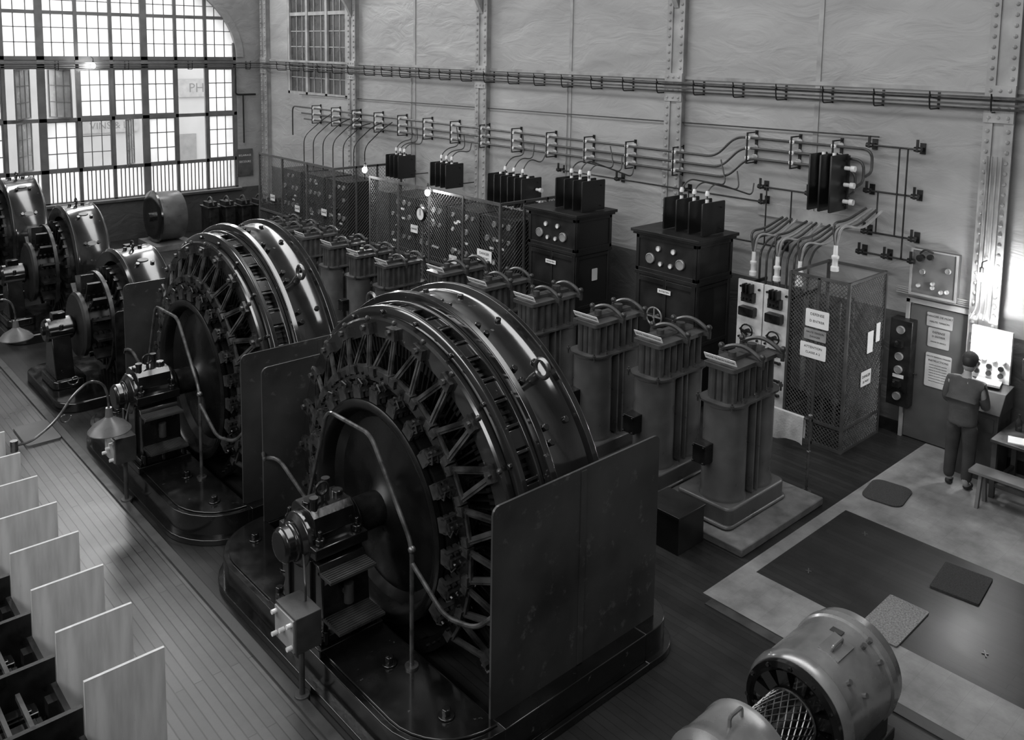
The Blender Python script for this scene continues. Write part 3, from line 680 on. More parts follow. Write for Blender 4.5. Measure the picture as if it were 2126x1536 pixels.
# ------------------------------------------------------------------ bus tubes
for i,z in enumerate((3.86,3.69,3.53)):
    dz=(4.24,4.07,3.9)[i]; ye=6.0+.12*i
    pts=[(12.6,23.2-.15*i,z-.0),(12.6,8.75-.12*i,z),(12.6,8.35-.12*i,dz),(12.6,ye,dz),(12.6,ye,3.9-.16*i),(12.45,ye+.02,3.85-.16*i)]
    if i==0: pts=[(12.6,23.6,3.0)]+[(12.6,23.6,z)]+pts[1:]
    solo('bus_tube',MB().tube(rnd(pts,.18,6),.022,8),CABLE,'long dark bus tube running along the wall','bus tube',group='bus tubes along the wall')
m=MB(); m.box(-.03,0,-.02,.02,-.28,.28); m.box(-.28,0,-.012,.012,.24,.26); m.box(-.28,0,-.012,.012,-.26,-.24)
ib=T('insulator_bracket','black wall bracket holding white insulators and bus tubes','bracket',(XW,9.6,3.69),'insulator brackets'); part(ib,'bracket_frame',m.box(-.3,-.28,-.012,.012,-.26,.26),RODM)
for z in(.17,0,-.16): part(ib,'insulator',MB().lathe([(-.29,.02),(-.28,.04),(-.24,.045),(-.2,.032),(-.1,.032),(-.08,.042),(-.03,.042),(-.03,.02)],(0,0,z),'X',12),CREAM)
y=10.7
while y<23.2:
    dup(ib,(XW,y,3.69)); y+=1.06
for y in(8.1,7.3,6.6): dup(ib,(XW,y,4.07))
solo('wall_conduit',MB().tube([(XW-.06,6,4.42),(XW-.06,23.5,4.2)],.012,6),CABLE,'thin conduit running along the wall above the bus tubes','conduit')
for i,(z,x) in enumerate(((4.93,.1),(4.99,.13),(5.05,.1),(5.09,.15))):
    solo('wall_cable',MB().tube(rnd([(XW-x-.1,-3.9,z),(XW-x-.1,YW-.2-x,z),(-3,YW-.2-x,z)],.1),.016,6),RAILC if i%2 else CABLE,'heavy cable clipped along the wall','cable',group='cables along the wall')
m=MB().box(-.02,0,-.015,.015,-.12,.12).tube(rnd([(0,0,-.11),(-.3,0,-.11),(-.33,0,.08)],.05),.011,6).tube(rnd([(0,0,.02),(-.3,0,.06),(-.33,0,.14)],.05),.01,6)
hk=mesh(m,'cable_hook',RODM)
y=-2
while y<25: solo('cable_hook',hk,None,'black iron hook carrying wall cables','hook',(XW,y,5.0),group='cable hooks'); y+=.8
x=5.
while x<12.4: solo('cable_hook',hk,None,'black iron hook carrying wall cables','hook',(x,YW-.03,5.0),Euler((0,0,pi/2)),group='cable hooks'); x+=1.81
def rod(y0,y1,z,x=12.66,cranks=2):
    R=T('operating_rod','dark operating rod with cranks carried on wall brackets','rod',(0,0,0),'switch operating rods')
    part(R,'rod',MB().tube([(x,y0,z),(x,y1,z)],.014,8),RODM)
    for i in range(cranks):
        m=MB(); y=y0+(y1-y0)*(i+.03)/(cranks-1+.06) if cranks>1 else (y0+y1)/2
        m.box(x-.03,XW-.004,y-.02,y+.02,z-.02,z+.02); m.cyl((x,y-.05,z),(x,y+.05,z),.036,10); m.cb((x-.02,y,z+.05),(.03,.03,.18)); m.box(XW-.02,XW-.004,y-.04,y+.04,z-.08,z+.08)
        part(R,'crank_bracket',m,RODM)
    return R
rod(7.8,12.6,3.2,cranks=4); rod(7.0,7.9,3.45); rod(5.35,6.1,4.3); rod(5.35,6.1,3.62,cranks=2); rod(5.35,6.1,3.0,cranks=2); rod(5.35,6.15,2.68,cranks=3); rod(7.4,9.4,2.5)
for y,z0,z1 in((5.5,2.68,4.3),(5.62,3.0,4.3),(7.75,2.5,3.45),(5.9,3.0,3.62),(7.3,2.9,3.45),(9.3,2.5,3.2)):
    solo('vertical_rod',MB().tube([(12.64,y,z0),(12.64,y,z1)],.012,6),RODM,'slim vertical rod linking the wall cranks','rod',group='vertical rods')
# ------------------------------------------------------------------ near cage
R=T('wire_mesh_cage','tall wire mesh cage with white notices beside the door','cage',(12.05,6.13,0))
CAGEM=mat('cage_grey_paint',.08,.45,.2,.2,5)
m=MB()
for x in(-.55,.55):
    for y in(-.45,.45): m.box(x-.02,x+.02,y-.02,y+.02,0,2.48)
for z in(.02,.35,2.46):
    for s in(-1,1): m.box(-.55,.55,s*.45-.015,s*.45+.015,z-.02,z+.02); m.box(s*.55-.015,s*.55+.015,-.45,.45,z-.02,z+.02)
m.box(-.565,-.55,-.02,.02,0,2.46)
part(R,'frame',m,CAGEM)
m=MB(); m.wires(lambda u,v:(-.55,-.45+u,.03+v),.9,2.42,.06,.0055); m.wires(lambda u,v:(-.55+u,-.45,.03+v),1.1,2.42,.06,.0055)
part(R,'wire_mesh',m,CAGEM)
for x,y in((-.3,-.2),(-.3,.2),(.1,-.2),(.1,.2)): part(R,'inner_bus_bar',MB().cyl((x,y,.0),(x,y,2.1),.02,8).box(x-.05,x+.05,y-.03,y+.03,.6,.66).box(x-.05,x+.05,y-.03,y+.03,1.5,1.56),TRANS)
sign(R,'notice',.36,.26,(-.56,.0,1.86),FX,[('DEFENSE',.06,.055),('D ENTRER',-.04,.05)],'white notice plate')
sign(R,'notice',.34,.16,(-.56,.02,1.62),FX,[('HAUTE TENSION',.03,.036),('DANGER',-.03,.04)],'grey notice plate',GREYP)
sign(R,'notice',.4,.22,(-.56,.04,1.38),FX,[('ATTENTION',.05,.05),('CLASSE A 2',-.03,.045)],'white notice plate')
sign(R,'notice',.17,.32,(.12,-.47,1.5),FY,[],'white notice card'); sign(R,'notice',.12,.28,(.35,-.47,1.6),FY,[],'white notice card'); sign(R,'notice',.3,.22,(.05,-.47,.98),FY,[('DANGER',.03,.06),('DE MORT',-.05,.045)],'white danger notice')
# marble board
R=T('marble_switchboard','pale marble switchboard with black instruments and hand wheels','switchboard',(11.6,7.08,0))
for a,b in((.01,.45),(-.45,-.01)): part(R,'panel',MB().box(0,.04,a,b,.15,2.15),MARBLE,bevel=.004)
part(R,'stand',MB().box(.04,.1,-.46,-.4,0,2.15).box(.04,.1,.4,.46,0,2.15).box(.04,.12,-.46,.46,0,.1).box(.04,.8,-.46,-.43,2.0,2.05).box(.04,.8,.43,.46,2.0,2.05),BLACK2)
for y in(-.23,.23):
    part(R,'meter_case',MB().prism(rr(-.13,.13,0,.14,.02),'X',-.12,0),BLACK2,(0,y,1.62),bevel=.006)
    m=MB(); m.tube([(-.06,.1*math.cos(t*pi/8),.1*math.sin(t*pi/8)) for t in range(16)],.012,6,True); m.cyl((-.07,0,0),(0,0,0),.03,12); m.cb((-.07,0,0),(.02,.2,.025)); m.cb((-.05,.06,-.03),(.02,.16,.03),Matrix.Rotation(.6,3,'X'))
    part(R,'hand_wheel',m,RODM,(0,y,1.38))
    m=MB().box(-.1,0,-.1,.1,-.08,.06)
    for q in(-.06,.0,.06): m.cyl((-.1,q,-.02),(-.14,q,-.02),.02,8); m.box(-.13,-.02,q-.012,q+.012,.06,.2)
    part(R,'knife_switch',m,BLACK2,(0,y,1.92))
    for z in(.5,.72,1.0,1.18):
        part(R,'contact_knob',MB().cyl((0,-.1,0),(-.05,-.1,0),.02,10).cyl((0,.1,0),(-.05,.1,0),.02,10).box(-.03,0,-.1,.1,-.015,.015),RODM,(0,y,z))
    for yy in(-.16,.16):
        for z in(.3,1.25,2.05): part(R,'corner_stud',MB().cyl((0,yy,0),(-.03,yy,0),.018,8),RODM,(0,y,z))
    for z in(.6,1.1): sign(R,'label_plate',.12,.05,(-.003,y,z),FX,[],'small white label plate')
for i,y in enumerate((7.5,7.08,6.7,6.15)):
    R=T('cable_termination','curved cable end with white porcelain insulator','cable',(11.95,y,2.15 if i<3 else 2.49),'cable terminations')
    part(R,'insulator',MB().lathe([(0,.06),(.06,.06),(.08,.042),(.17,.042),(.19,.055),(.22,.055),(.24,.034),(.38,.03),(.38,0)],(0,0,0),'Z',16),CREAM)
    for s in(-.12,-.04,.04,.12):
        part(R,'cable',MB().tube(rnd([(0,0,.34),(.0,s*.6,.58+abs(s)),(.2,-.16+s,.68+s*.4),(.5,-.3+s,.9)],.2,8),.019,8),HOSE if s<-.1 or (s>0 and s<.1 and i%2) else CABLE)
for i in range(8):
    y=6.7+i*.12; solo('control_cable',MB().tube(rnd([(12.2,y,1.9),(12.2,y,2.45+.03*(i%3)),(12.55,y+.1,2.6),(12.75,y+.1,2.65)],.12),.018,6),CABLE,'dark control cable behind the marble switchboard','cable',group='control cables')
solo('terminal_strip',MB().box(XW-.04,XW-.003,6.2,8.0,2.95,3.15),GREYP,'grey backing board under the cable ends on the wall','board')
R=T('fuse_column','narrow black switch column with round dials on the wall','switch box',(12.62,5.42,.5))
part(R,'case',MB().box(0,.21,-.16,.16,0,1.3),BLACK2,bevel=.01)
for z in(.15,.55,.75,1.15): gauge(R,(0,0,z),.06,True)
for z in(.3,.9): part(R,'switch_handle',MB().box(-.08,0,-.05,.05,0,.1).cyl((-.08,0,.05),(-.14,0,.1),.018,8),RODM,(0,.0,z))
sign(R,'label_plate',.16,.05,(-.002,0,.45),FX,[],'small white label')
# ------------------------------------------------------------------ door
D=T('door_1','plain grey steel door with danger notices','door',(XW,4.93,0)); D['kind']='structure'
part(D,'leaf',MB().prism(rr(-.44,.44,.02,2.03,.06,(1,1,0,0)),'X',-.05,-.01),mat('door_grey',.08,.5,0,.2,2),bevel=.004)
part(D,'door_frame',MB().box(-.08,0,-.5,-.45,0,2.1).box(-.08,0,.45,.5,0,2.1).box(-.08,0,-.5,.5,2.05,2.12),GREYP)
part(D,'handle',MB().cyl((-.05,.38,1.0),(-.09,.38,1.0),.015,8).cyl((-.09,.38,1.0),(-.09,.28,1.0),.012,8),RODM)
sign(D,'danger_sign',.36,.2,(-.055,.02,1.86),FX,[('DANGER DE MORT',.05,.042),('HAUTE TENSION',-.03,.036)],'white danger sign',GREYP)
sign(D,'danger_sign',.3,.28,(-.055,.02,1.6),FX,[('DEFENSE',.08,.045),('D ENTRER',.02,.04),('ORDRE DE SERVICE',-.06,.025)],'grey sign',GREYP)
sign(D,'instruction_sheet',.36,.5,(-.055,.0,1.12),FX,[('HAUTE TENSION DANGER',.2,.028),('INSTRUCTIONS',.14,.04)]+[('mesures de securite a prendre',.08-.04*i,.02) for i in range(7)],'printed instruction sheet',mat('aged_paper',.42,.6))
R=T('instrument_board','grey wall board with switches, dials and a bell','instrument board',(XW-.02,5.05,2.2))
part(R,'backboard',MB().box(-.12,0,-.32,.32,0,.66),mat('grey_board',.13,.5),bevel=.005)
part(R,'board_rim',MB().box(-.135,-.12,-.33,.33,-.01,.02).box(-.135,-.12,-.33,.33,.65,.67).box(-.135,-.12,-.33,-.3,.02,.65).box(-.135,-.12,.3,.33,.02,.65),GREYP)
m=MB().tube(rnd([(-.18,.18,.62),(-.22,.1,.7),(-.22,-.02,.66)],.05),.014,6).cyl((-.12,.18,.55),(-.2,.18,.55),.05,12).cyl((-.12,.05,.58),(-.18,.05,.58),.04,12)
part(R,'bell',m,RODM)
for y,z in((-.2,.42),(.15,.35),(-.2,.12),(0,.14),(.2,.14),(0,.2),(-.12,.1)): gauge(R,(-.12,y,z),.04 if z>.2 else .03,z>.3)
R=T('signal_lamp_board','white board with rows of lit signal bulbs','lamp board',(XW-.17,4.2,1.25))
part(R,'backboard',MB().box(-.05,0,-.26,.26,0,.72),MARBLE,bevel=.005)
for z in(.6,.45,.3):
    for y in(-.18,-.06,.06,.18): part(R,'bulb' if z>.4 else 'push_button',MB().sph((-.08,y,z),.035,10,6),mat('signal_bulb',.9,.3,emit=25) if z>.4 else CREAM)
for z in(.1,.2): 
    for y in(-.15,0,.15): part(R,'dial',MB().cyl((-.05,y,z),(-.08,y,z),.035,12),RODM)
for i in range(4):
    y=4.26+i*.06
    solo('column_conduit',MB().tube(rnd([(XW-.19,y,4.3),(XW-.19,y,2.2),(XW-.19,y+.02*i,2.05)],.05),.011,6),GREYP,'grey vertical conduit fixed to the column','conduit',group='conduits on the column')
for i in range(4):
    solo('wall_conduit',MB().tube(rnd([(XW-.05-.01*i,4.55,2.15+.03*i),(XW-.05,5.6,2.16+.03*i)],.05),.01,6),GREYP,'thin conduit crossing the wall above the door','conduit',group='conduits above the door')
for y in(12.5,17.9,3.3): solo('wall_conduit',MB().tube([(XW-.04,y,2.5),(XW-.04,y,5.0)],.016,6),GREYP,'thin vertical conduit on the wall','conduit',group='vertical wall conduits')
def plight(p,e):
    l=bpy.data.lights.new('bulb_light','POINT'); l.energy=e; l.shadow_soft_size=.05; o=bpy.data.objects.new('bulb_light',l); o.location=p; COL.objects.link(o)
def bulb(p,label,e=25,arm=None):
    R=T('bare_bulb_lamp',label,'lamp',p,'bare bulb lamps')
    part(R,'bulb',MB().sph((0,0,0),.055,12,8,(1,1,1.25)),BULB); part(R,'socket',MB().cyl((0,0,.05),(0,0,.13),.028,10),RODM)
    if arm: part(R,'bracket_arm',MB().tube(rnd([(0,0,.13),(0,0,.2),arm],.05),.01,6),RODM)
    plight((p[0]-.1,p[1]-.1,p[2]),e)
bulb((7.7,25.6,5.0),'lit bare bulb on the rail across the arched window',25,(0,.2,.25))
bulb((10.45,16.35,2.95),'lit bare bulb above the wire fence',25,(.12,0,-.1))
bulb((10.45,14.05,2.75),'lit bare bulb on the top of the wire fence',22,(.12,0,0))
bulb((12.5,4.35,2.68),'lit bare bulb on the riveted column',30,(.17,0,.2))
plight((12.4,4.2,1.8),32)
# ------------------------------------------------------------------ fenced cubicles
def fence(y0,y1,label,nb):
    L=y1-y0; R=T('wire_fence',label,'fence',(10.6,y0,0),'wire mesh fences')
    m=MB(); n=nb
    for i in range(n+1):
        y=L*i/n; m.box(-.025,.025,y-.025,y+.025,0,2.8)
    for z in(.05,1.3,2.78): m.box(-.02,.02,0,L,z-.025,z+.025)
    for z in(.05,2.78): m.box(0,XW-10.6-.2,-.02,.02,z-.025,z+.025)
    for x in(.6,1.2,1.9): m.box(x-.02,x+.02,-.02,.02,0,2.8)
    part(R,'frame',m,CAGEM)
    m=MB(); m.wires(lambda u,v:(0,u,.05+v),L,2.7,.085,.0042); m.wires(lambda u,v:(u,0,.05+v),XW-10.6-.2,2.7,.085,.0042)
    part(R,'wire_mesh',m,FENCEM); return R
f1=fence(12.0,16.35,'dark wire mesh fence around the instrument panels',4)
f2=fence(17.9,21.7,'dark wire mesh fence around the far switch cubicles',3)
def cub(y,label,seed,lab=True):
    rs=random.Random(seed); R=T('switch_cubicle',label,'cubicle',(11.05,y,0),'fenced switch cubicles')
    part(R,'body',MB().box(0,.82,-.5,.5,0,2.4).box(-.02,0,-.5,-.46,0,2.4).box(-.02,0,.46,.5,0,2.4).box(-.02,0,-.5,.5,1.2,1.25),mat('cubicle_dark',.016,.45),bevel=.004)
    for z in(1.5,1.95,2.25):
        for yy in(-.3,-.1,.12,.33):
            if rs.random()<.75: gauge(R,(-.0,yy,z),rs.choice((.045,.06)),rs.random()<.9)
    for q in range(5):
        sign(R,'label_plate',.12,.045,(-.004,rs.uniform(-.3,.3),rs.uniform(.7,2.2)),FX,[],'small white label')
    part(R,'switch_lever',MB().box(-.08,0,-.04,.04,0,.12).cyl((-.08,0,.06),(-.16,0,.16),.02,8).box(-.06,0,.12,.2,0,.1),RODM,(0,0,1.6))
    for i in range(3): part(R,'relay',MB().box(-.05,0,-.3+i*.25,-.18+i*.25,.9,1.1),TRANS)
for i in range(4): cub(12.55+i*1.08,'dark switch cubicle with gauges behind wire mesh',i)
for i in range(3): cub(18.5+i*1.15,'dark switch cubicle with white labels behind wire mesh',10+i)
sign(f1,'notice',.42,.22,(-.04,.4,1.75),FX,[('DANGER',.04,.07),('DE MORT',-.05,.06)],'white danger notice')
for ff,y,z in((f1,1.35,1.5),(f1,2.65,1.9),(f2,.4,1.7),(f2,1.7,1.6),(f2,3.0,1.7)): sign(ff,'notice',.24,.16,(-.04,y,z),FX,[('DANGER',0,.05)],'small white danger notice',MARBLE)
R=T('pressure_gauge','round white dial gauge on a slim post by the fence','gauge',(10.3,14.0,0)); part(R,'post',MB().cyl((0,0,0),(0,0,2.35),.02,10).cyl((0,0,0),(0,0,.03),.08,12),TRANS)
part(R,'case',MB().lathe([(0,0),(0,.15),(-.06,.15),(-.06,.13),(-.045,.12)],(-.02,0,2.35),'X',28),RODM); part(R,'dial',MB().lathe([(-.045,0),(-.045,.125)],(-.02,0,2.35),'X',28),PAPER)
part(R,'needle',MB().cb((-.07,0,2.38),(.004,.012,.12)),INK)
for i in range(7):
    y=18.3+i*.5
    solo('riser_lead',MB().tube(rnd([(11.7,y,2.4),(11.7,y,3.2),(12.3,y+.1,3.6),(12.58,y+.1,3.75-.05*(i%3))],.2),.013,6),RODM,'thin vertical lead rising from a cubicle to the bus tubes','cable',group='riser leads')
R=T('sign_board','dark painted notice board on the wall by the window','sign',(11.9,YW-.03,2.0)); part(R,'board',MB().box(-.02,.5,-.03,0,-.45,.4),TRANS)
part(R,'lettering',text_mesh('ECLAIRAGE',.08,PAPER),None,(.24,-.035,.2),FY); part(R,'lettering',text_mesh('SECOURS',.09,PAPER),None,(.24,-.035,0),FY)
solo('corner_conduit',MB().tube(rnd([(11.85,YW-.12,5.0),(11.85,YW-.12,4.1),(12.5,YW-.12,4.1)],.1),.03,8).tube([(12.1,YW-.1,4.1),(12.1,YW-.1,2.6)],.025,8),RODM,'dark bent conduit in the wall corner beside the window','conduit')
# ------------------------------------------------------------------ far left gear by the window
R=T('drum_machine','black round-ended drum machine with pale casing near the window wall','machine',(9.1,24.5,0))
part(R,'drum',MB().lathe([(-.3,.0),(-.3,.66),(-.25,.68),(.35,.68),(.4,.66),(.4,0)],(0,0,.85),'X',48),TRANS)
part(R,'end_ring',MB().lathe([(-.36,.0),(-.36,.45),(-.38,.6),(-.34,.72),(-.3,.74),(-.3,.0)],(0,0,.85),'X',40).cyl((-.45,0,.85),(-.36,0,.85),.12,16),BLACK)
part(R,'base',MB().box(-.5,.6,-.7,.7,0,.14),CONC)
for i in range(6):
    R=T('oil_switch','small black oil switch with curved handle near the window','switch',(9.95+i*.42,23.4-.12*i,0),'oil switches by the window')
    part(R,'tank',MB().prism(rr(-.16,.16,-.28,.28,.06),'Z',.1,1.15).box(-.18,.18,-.3,.3,0,.1).box(-.18,.18,-.3,.3,1.15,1.2).box(-.12,.12,-.2,.2,1.2,1.32),BLACK2,bevel=.01)
    part(R,'handle',MB().tube([(0,-.24+.48*t/8,1.22+.22*math.sin(pi*t/8)) for t in range(9)],.025,6),TRANSD)
# ------------------------------------------------------------------ floor mats
def fmat(x,y,w,d,rz,m,label,r=.02):
    solo('floor_mat',MB().prism(rr(-w/2,w/2,-d/2,d/2,r,n=6),'Z',0,.018),m,label,'mat',(x,y,.001),Euler((0,0,rz)))
fmat(8.42,3.5,.78,.4,.02,MAT_,'pale coir mat beside the small motor'); fmat(9.6,3.3,.6,.48,.12,MATD,'dark coir mat on the dark boards'); fmat(10.9,4.72,.62,.5,.15,MATD,'worn dark coir mat on the pale floor tiles',.13)
solo('floor_strip',MB().box(7.2,7.32,-2,4.9,0,.012),WOODD,'narrow dark wooden strip let into the floor','strip')
m=mesh(MB().box(-.05,.05,-.006,.006,0,.008).box(-.006,.006,-.03,.03,0,.008),'floor_ring',TRANS)
for x,y in((8.55,4.5),(9.75,4.45),(8.6,2.7)): solo('hatch_lifting_ring',m,None,'small steel lifting ring in the floor hatch','ring',(x,y,.0),Euler((0,0,.5)),group='floor hatch rings')
# ------------------------------------------------------------------ cloth rail
R=T('towel_rail','steel rail with a post at the end of the transformer row','rail',(10.12,5.42,0))
part(R,'post',MB().cyl((0,0,0),(0,0,1.02),.018,10).sph((0,0,1.03),.03,8,6).sph((0,0,.55),.028,8,6).cyl((0,0,0),(0,0,.03),.06,12),STEEL)
part(R,'rail',MB().tube([(0,0,.98),(0,1.0,.98)],.014,8).tube([(0,1.0,0),(0,1.0,.98)],.014,8),STEEL)
m=MB(); N=14; vs=[];fs=[]
for i in range(N+1):
    for j,(dx,z) in enumerate(((-.03,.62),(-.035,.75),(-.03,.9),(-.02,.985),(0,1.0),(.02,.985),(.03,.9),(.035,.8),(.03,.7))):
        vs.append((dx+.012*math.sin(i*1.3+j*.4)*(z<.95),.08+.62*i/N,z+(.03*math.sin(i*.5) if j==0 else 0)))
for i in range(N):
    for j in range(8): fs.append((i*9+j,i*9+j+1,(i+1)*9+j+1,(i+1)*9+j))
m.add(vs,fs); solo('draped_cloth',m,CLOTH,'pale cloth hung over the steel rail','cloth',(10.12,5.42,0))
# ------------------------------------------------------------------ desk corner
R=T('lectern_cabinet','dark wooden writing cabinet against the wall','cabinet',(12.45,4.15,0))
part(R,'body',MB().box(-.25,.2,-.25,.28,0,.95).prism([(-.27,.95),(.2,.95),(.2,1.25),(-.1,1.2)],'Y',-.27,.3),WOODD,bevel=.006); part(R,'drawer',MB().box(-.265,-.25,-.2,.23,.7,.88).cyl((-.29,0,.79),(-.265,0,.79),.02,8),WOODD)
solo('log_book',MB().cb((0,0,.015),(.22,.3,.03)),PAPER,'open pale log book on the writing cabinet','book',(12.48,4.15,1.25),Euler((0,0,.2)))
R=T('work_table','worn wooden table against the wall','table',(12.15,3.35,0))
part(R,'top',MB().box(-.35,.5,-.6,.5,.74,.78),WOODD,bevel=.005)
for x,y in((-.3,-.55),(-.3,.45),(.45,-.55),(.45,.45)): part(R,'leg',MB().box(x-.03,x+.03,y-.03,y+.03,0,.74),WOODD)
part(R,'stretcher',MB().box(-.32,-.28,-.55,.45,.15,.2),WOODD); part(R,'stretcher',MB().box(-.3,.45,.43,.47,.15,.2),WOODD)
for i,(x,y,r) in enumerate(((12.0,3.55,.3),(12.3,3.3,-.2),(11.98,3.1,.1))):
    solo('paper_sheets',MB().cb((0,0,.006),(.22,.3,.012)),PAPER,'loose pale paper sheets on the table','paper',(x,y,.78),Euler((0,0,r)),group='papers on the table')
solo('bottle',MB().lathe([(0,0),(0,.04),(.13,.04),(.17,.015),(.22,.015),(.22,0)],(0,0,0),'Z',14),mat('dark_glass',.03,.1),'small dark bottle on the table','bottle',(12.35,3.7,.78))
R=T('wooden_bench','low wooden bench in front of the table','bench',(11.55,3.4,0))
part(R,'seat',MB().box(-.13,.13,-.6,.55,.42,.46),mat('bench_wood',.14,.6),bevel=.005)
for y in(-.45,.42): part(R,'leg',MB().prism([(-.16,0),(-.1,0),(-.04,.36),(.04,.36),(.1,0),(.16,0),(.09,.42),(-.09,.42)],'Y',y-.02,y+.02),mat('bench_wood',.14,.6))
R=T('wall_telephone','dark wall telephone box with round dial beside the column','telephone',(XW-.02,3.72,1.5)); part(R,'case',MB().box(-.14,0,-.1,.1,-.15,.15),BLACK2,bevel=.01); part(R,'dial',MB().cyl((-.14,0,.05),(-.16,0,.05),.06,16),PAPER)
# ------------------------------------------------------------------ plywood partitions and bench on the aisle
pmh=mesh(MB().box(-.56,0,-.012,.012,0,1.2),'partition',PLY)
def relay_bay(loc):
    R=T('relay_bay','dark relay and bus bay between plywood partitions','switch bay',loc,'relay bays')
    part(R,'frame',MB().box(-1.25,-.56,-.64,-.6,0,.98).box(-.6,-.56,-.64,-.02,.4,.46).box(-1.25,-.6,-.62,-.03,0,.45).box(-1.25,-1.1,-.6,-.03,.45,.9).box(-.68,-.58,-.58,-.5,.45,.8).box(-.68,-.58,-.2,-.1,.45,.8).box(-.62,-.58,-.6,-.04,.78,.84),BLACK2)
    for i in range(3): part(R,'relay_case',MB().box(-1.08,-.74,-.57+i*.18,-.44+i*.18,.45,.78).box(-1.04,-.78,-.55+i*.18,-.46+i*.18,.78,.8),BLACK,bevel=.008)
    part(R,'coil',MB().cyl((-.64,-.56,.6),(-.64,-.1,.6),.06,12).cyl((-.64,-.4,.6),(-.64,-.3,.6),.09,12),BLACK2)
    part(R,'bus_bar',MB().box(-1.0,-.97,-.6,-.05,.84,.88),TRANSD); part(R,'bus_bar',MB().box(-.86,-.83,-.6,-.05,.84,.88),TRANSD)
    return R
rb=None
for i in range(-1,8):
    y=6.2+.69*i
    o=solo('plywood_partition',pmh,None,'pale plywood partition board standing upright beside the aisle','partition',(2.2,y,0) if i>-1 else (2.0,y,0),group='plywood partitions')
    if i<0: o.scale=(1,1,.78)
    if rb is None: rb=relay_bay((2.2,y+.68,0))
    else: dup(rb,(2.2,y+.68,0))
def goose(loc,label):
    R=T('gooseneck_lamp',label,'lamp',loc,'gooseneck lamps')
    pts=[(0,0,0),(.15,0,.0),(.4,0,.15),(.6,0,.42),(.78,0,.55),(.93,0,.48),(.98,0,.3),(.98,0,.15)]
    m=MB().tube(rnd(pts,.2,6),.015,8).cyl((-.02,0,-.06),(-.02,0,.06),.04,12)
    for c,s in(((.5,.0,.18),1),((.62,0,.6),-1)): m.tube([(c[0]+s*(.02+.05*t/16)*math.cos(t*.4),0,c[2]+(.02+.05*t/16)*math.sin(t*.4)) for t in range(17)],.007,5)
    part(R,'arm',m,STEEL)
    part(R,'lamp_shade',MB().lathe([(.17,.0),(.17,.035),(.06,.045),(.03,.08),(-.03,.18),(-.1,.24),(-.11,.24),(-.03,.17),(.02,.07)],(.98,0,0),'Z',32),mat('enamel_shade',.12,.3,0,.2,4),label='flared enamelled lamp shade')
    part(R,'bulb',MB().sph((.98,0,-.05),.04,10,6),CREAM); return R
g1=goose((2.2,10.5,1.22),'swan-neck bracket lamp with flared enamel shade over the aisle'); dup(g1,(2.2,14.8,1.22),'swan-neck bracket lamp with flared shade beside the far machines')
solo('lamp_post',MB().cyl((2.16,14.8,0),(2.16,14.8,1.3),.03,10),BLACK2,'short dark post carrying a swan-neck lamp','post')
solo('floor_hatch',MB().prism(rr(2.9,3.35,13.2,14.0,.05),'Z',0,.03),mat('hatch_wood',.1,.5),'pale wooden hatch board on the aisle floor','board')
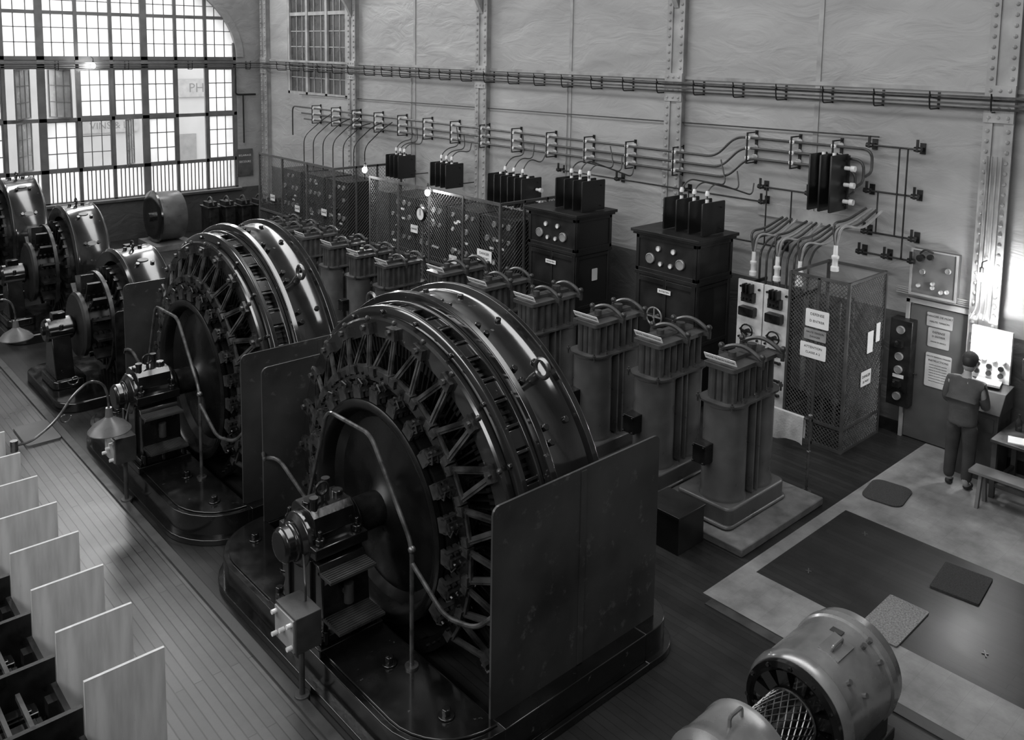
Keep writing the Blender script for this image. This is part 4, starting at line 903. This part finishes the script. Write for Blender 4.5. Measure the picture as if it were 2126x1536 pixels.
# ------------------------------------------------------------------ person
def skinobj(name,V,E,Rr,m,root):
    me=bpy.data.meshes.new(name); me.from_pydata(V,E,[]); o=bpy.data.objects.new(name,me); COL.objects.link(o)
    sk=o.modifiers.new('skin','SKIN'); sk.use_smooth_shade=True
    for i,r in enumerate(Rr): me.skin_vertices[0].data[i].radius=r if isinstance(r,tuple) else (r,r)
    me.skin_vertices[0].data[0].use_root=True
    sb=o.modifiers.new('sub','SUBSURF'); sb.levels=2; sb.render_levels=2; me.materials.append(m)
    if root: o.parent=root
    return o
def person():
    V=[(0,0,.95),(0,0,1.15),(.03,0,1.38),(.05,0,1.5),(.09,0,1.58), (0,.1,.9),(.03,.11,.5),(-.02,.11,.09),(.12,.13,.04), (0,-.1,.9),(.0,-.11,.5),(-.06,-.11,.09),(.08,-.13,.04),
       (.04,.2,1.4),(.06,.24,1.13),(.26,.2,1.06),(.33,.19,1.05),(.04,-.2,1.4),(.08,-.24,1.13),(.28,-.16,1.1),(.35,-.14,1.1)]
    E=[(0,1),(1,2),(2,3),(3,4),(0,5),(5,6),(6,7),(7,8),(0,9),(9,10),(10,11),(11,12),(2,13),(13,14),(14,15),(15,16),(2,17),(17,18),(18,19),(19,20)]
    Rr=[.12,.12,.12,.055,.052,.085,.06,.042,.035,.085,.06,.042,.035,.055,.042,.03,.027,.055,.042,.03,.027]
    for h,sy in((16,1),(20,-1)):
        hp=Vector(V[h])
        for k in range(4):
            b=len(V); V.append(tuple(hp+Vector((.04,sy*(-.03+.02*k),0)))); V.append(tuple(hp+Vector((.085-.004*k,sy*(-.032+.021*k),-.02)))); E+= [(h,b),(b,b+1)]; Rr+=[.011,.008]
        b=len(V); V.append(tuple(hp+Vector((.02,-sy*.045,0)))); E.append((h,b)); Rr.append(.01)
    o=skinobj('person',V,E,Rr,SKIN,None)
    skinobj('work_jacket',[(0,0,1.05),(0,0,.86),(0,0,1.2),(.03,0,1.38),(.05,0,1.49),(.04,.19,1.41),(.06,.245,1.13),(.26,.2,1.06),(.04,-.19,1.41),(.08,-.245,1.13),(.28,-.16,1.1)],
      [(0,1),(0,2),(2,3),(3,4),(3,5),(5,6),(6,7),(3,8),(8,9),(9,10)],[(.15,.19),(.16,.2),(.145,.18),(.15,.19),.07,.085,.065,.048,.085,.065,.048],SUIT,o)
    for s in(1,-1):
        skinobj('trouser_leg',[(0,s*.09,.92),(.015,s*.11,.5),(-.035,s*.11,.1)],[(0,1),(1,2)],[.115,.085,.07],TROU,o)
        skinobj('shoe',[(-.06,s*.11,.05),(.02,s*.115,.05),(.12,s*.13,.04)],[(0,1),(1,2)],[.045,.05,.038],INK,o)
    part(o,'cap',MB().sph((-.01,0,.06),.112,16,8,(1.,.86,.85)).cb((.1,0,.07),(.1,.14,.012)),TROU,(.12,0,1.66),Euler((0,.35,0)))
    h=MB(); h.sph((0,0,0),.105,16,12,(1.,.8,1.2)); h.sph((.11,0,-.02),.02,8,6,(1,.8,1.5)); h.sph((0,.085,-.01),.025,8,6,(.8,.4,1.2)); h.sph((0,-.085,-.01),.025,8,6,(.8,.4,1.2)); h.sph((.085,0,-.06),.02,8,4,(.6,1.3,.4))
    hd=part(o,'head',h,SKIN,(.12,0,1.66),Euler((0,.35,0)))
    part(hd,'eye',MB().sph((.092,.035,.015),.012,8,6),INK); part(hd,'eye',MB().sph((.092,-.035,.015),.012,8,6),INK)
    part(hd,'hair',MB().sph((-.02,0,.02),.108,16,10,(.96,.83,1.05)),INK)
    return o
P=person(); P['label']='person in grey work jacket and cap standing at the writing cabinet'; P['category']='person'; P.location=(11.8,4.2,0)
# ------------------------------------------------------------------ camera
Apx,Bpx,c=Vector((-600,75)),Vector((3100,130)),Vector((1063,310))
f=math.sqrt(-(Apx-c).dot(Bpx-c))
a=Vector((Apx.x-c.x,-(Apx.y-c.y),-f)).normalized(); b=Vector((Bpx.x-c.x,-(Bpx.y-c.y),-f)).normalized(); u=b.cross(a).normalized()
cd=bpy.data.cameras.new('camera'); cam=bpy.data.objects.new('camera',cd); COL.objects.link(cam)
cd.sensor_width=36; cd.lens=f/2126*36; cd.shift_y=-(768-c.y)/2126; cd.clip_end=300
M=Matrix((b,a,u)).to_4x4(); M.translation=(0,0,5.65); cam.matrix_world=M
bpy.context.scene.camera=cam
# ------------------------------------------------------------------ light
wd=bpy.data.worlds.new('world'); bpy.context.scene.world=wd; wd.use_nodes=True; bg=wd.node_tree.nodes['Background']; bg.inputs[0].default_value=(1,1,1,1); bg.inputs[1].default_value=5.5
def area(name,loc,rot,sx,sy,e):
    l=bpy.data.lights.new(name,'AREA'); l.shape='RECTANGLE'; l.size=sx; l.size_y=sy; l.energy=e; o=bpy.data.objects.new(name,l); o.location=loc; o.rotation_euler=rot; COL.objects.link(o)
area('roof_fill_light',(7,12,9.8),(0,0,0),2.,22,850)  # added fill light under the closed ceiling; no skylight is built
area('left_fill_light',(-3.3,9,7.2),(0,math.radians(-75),0),3.,20,1350)  # added fill light inside the solid left wall, out of view
area('arched_window_daylight',(8.3,25.5,8.6),(math.radians(-60),0,0),6,2,500)
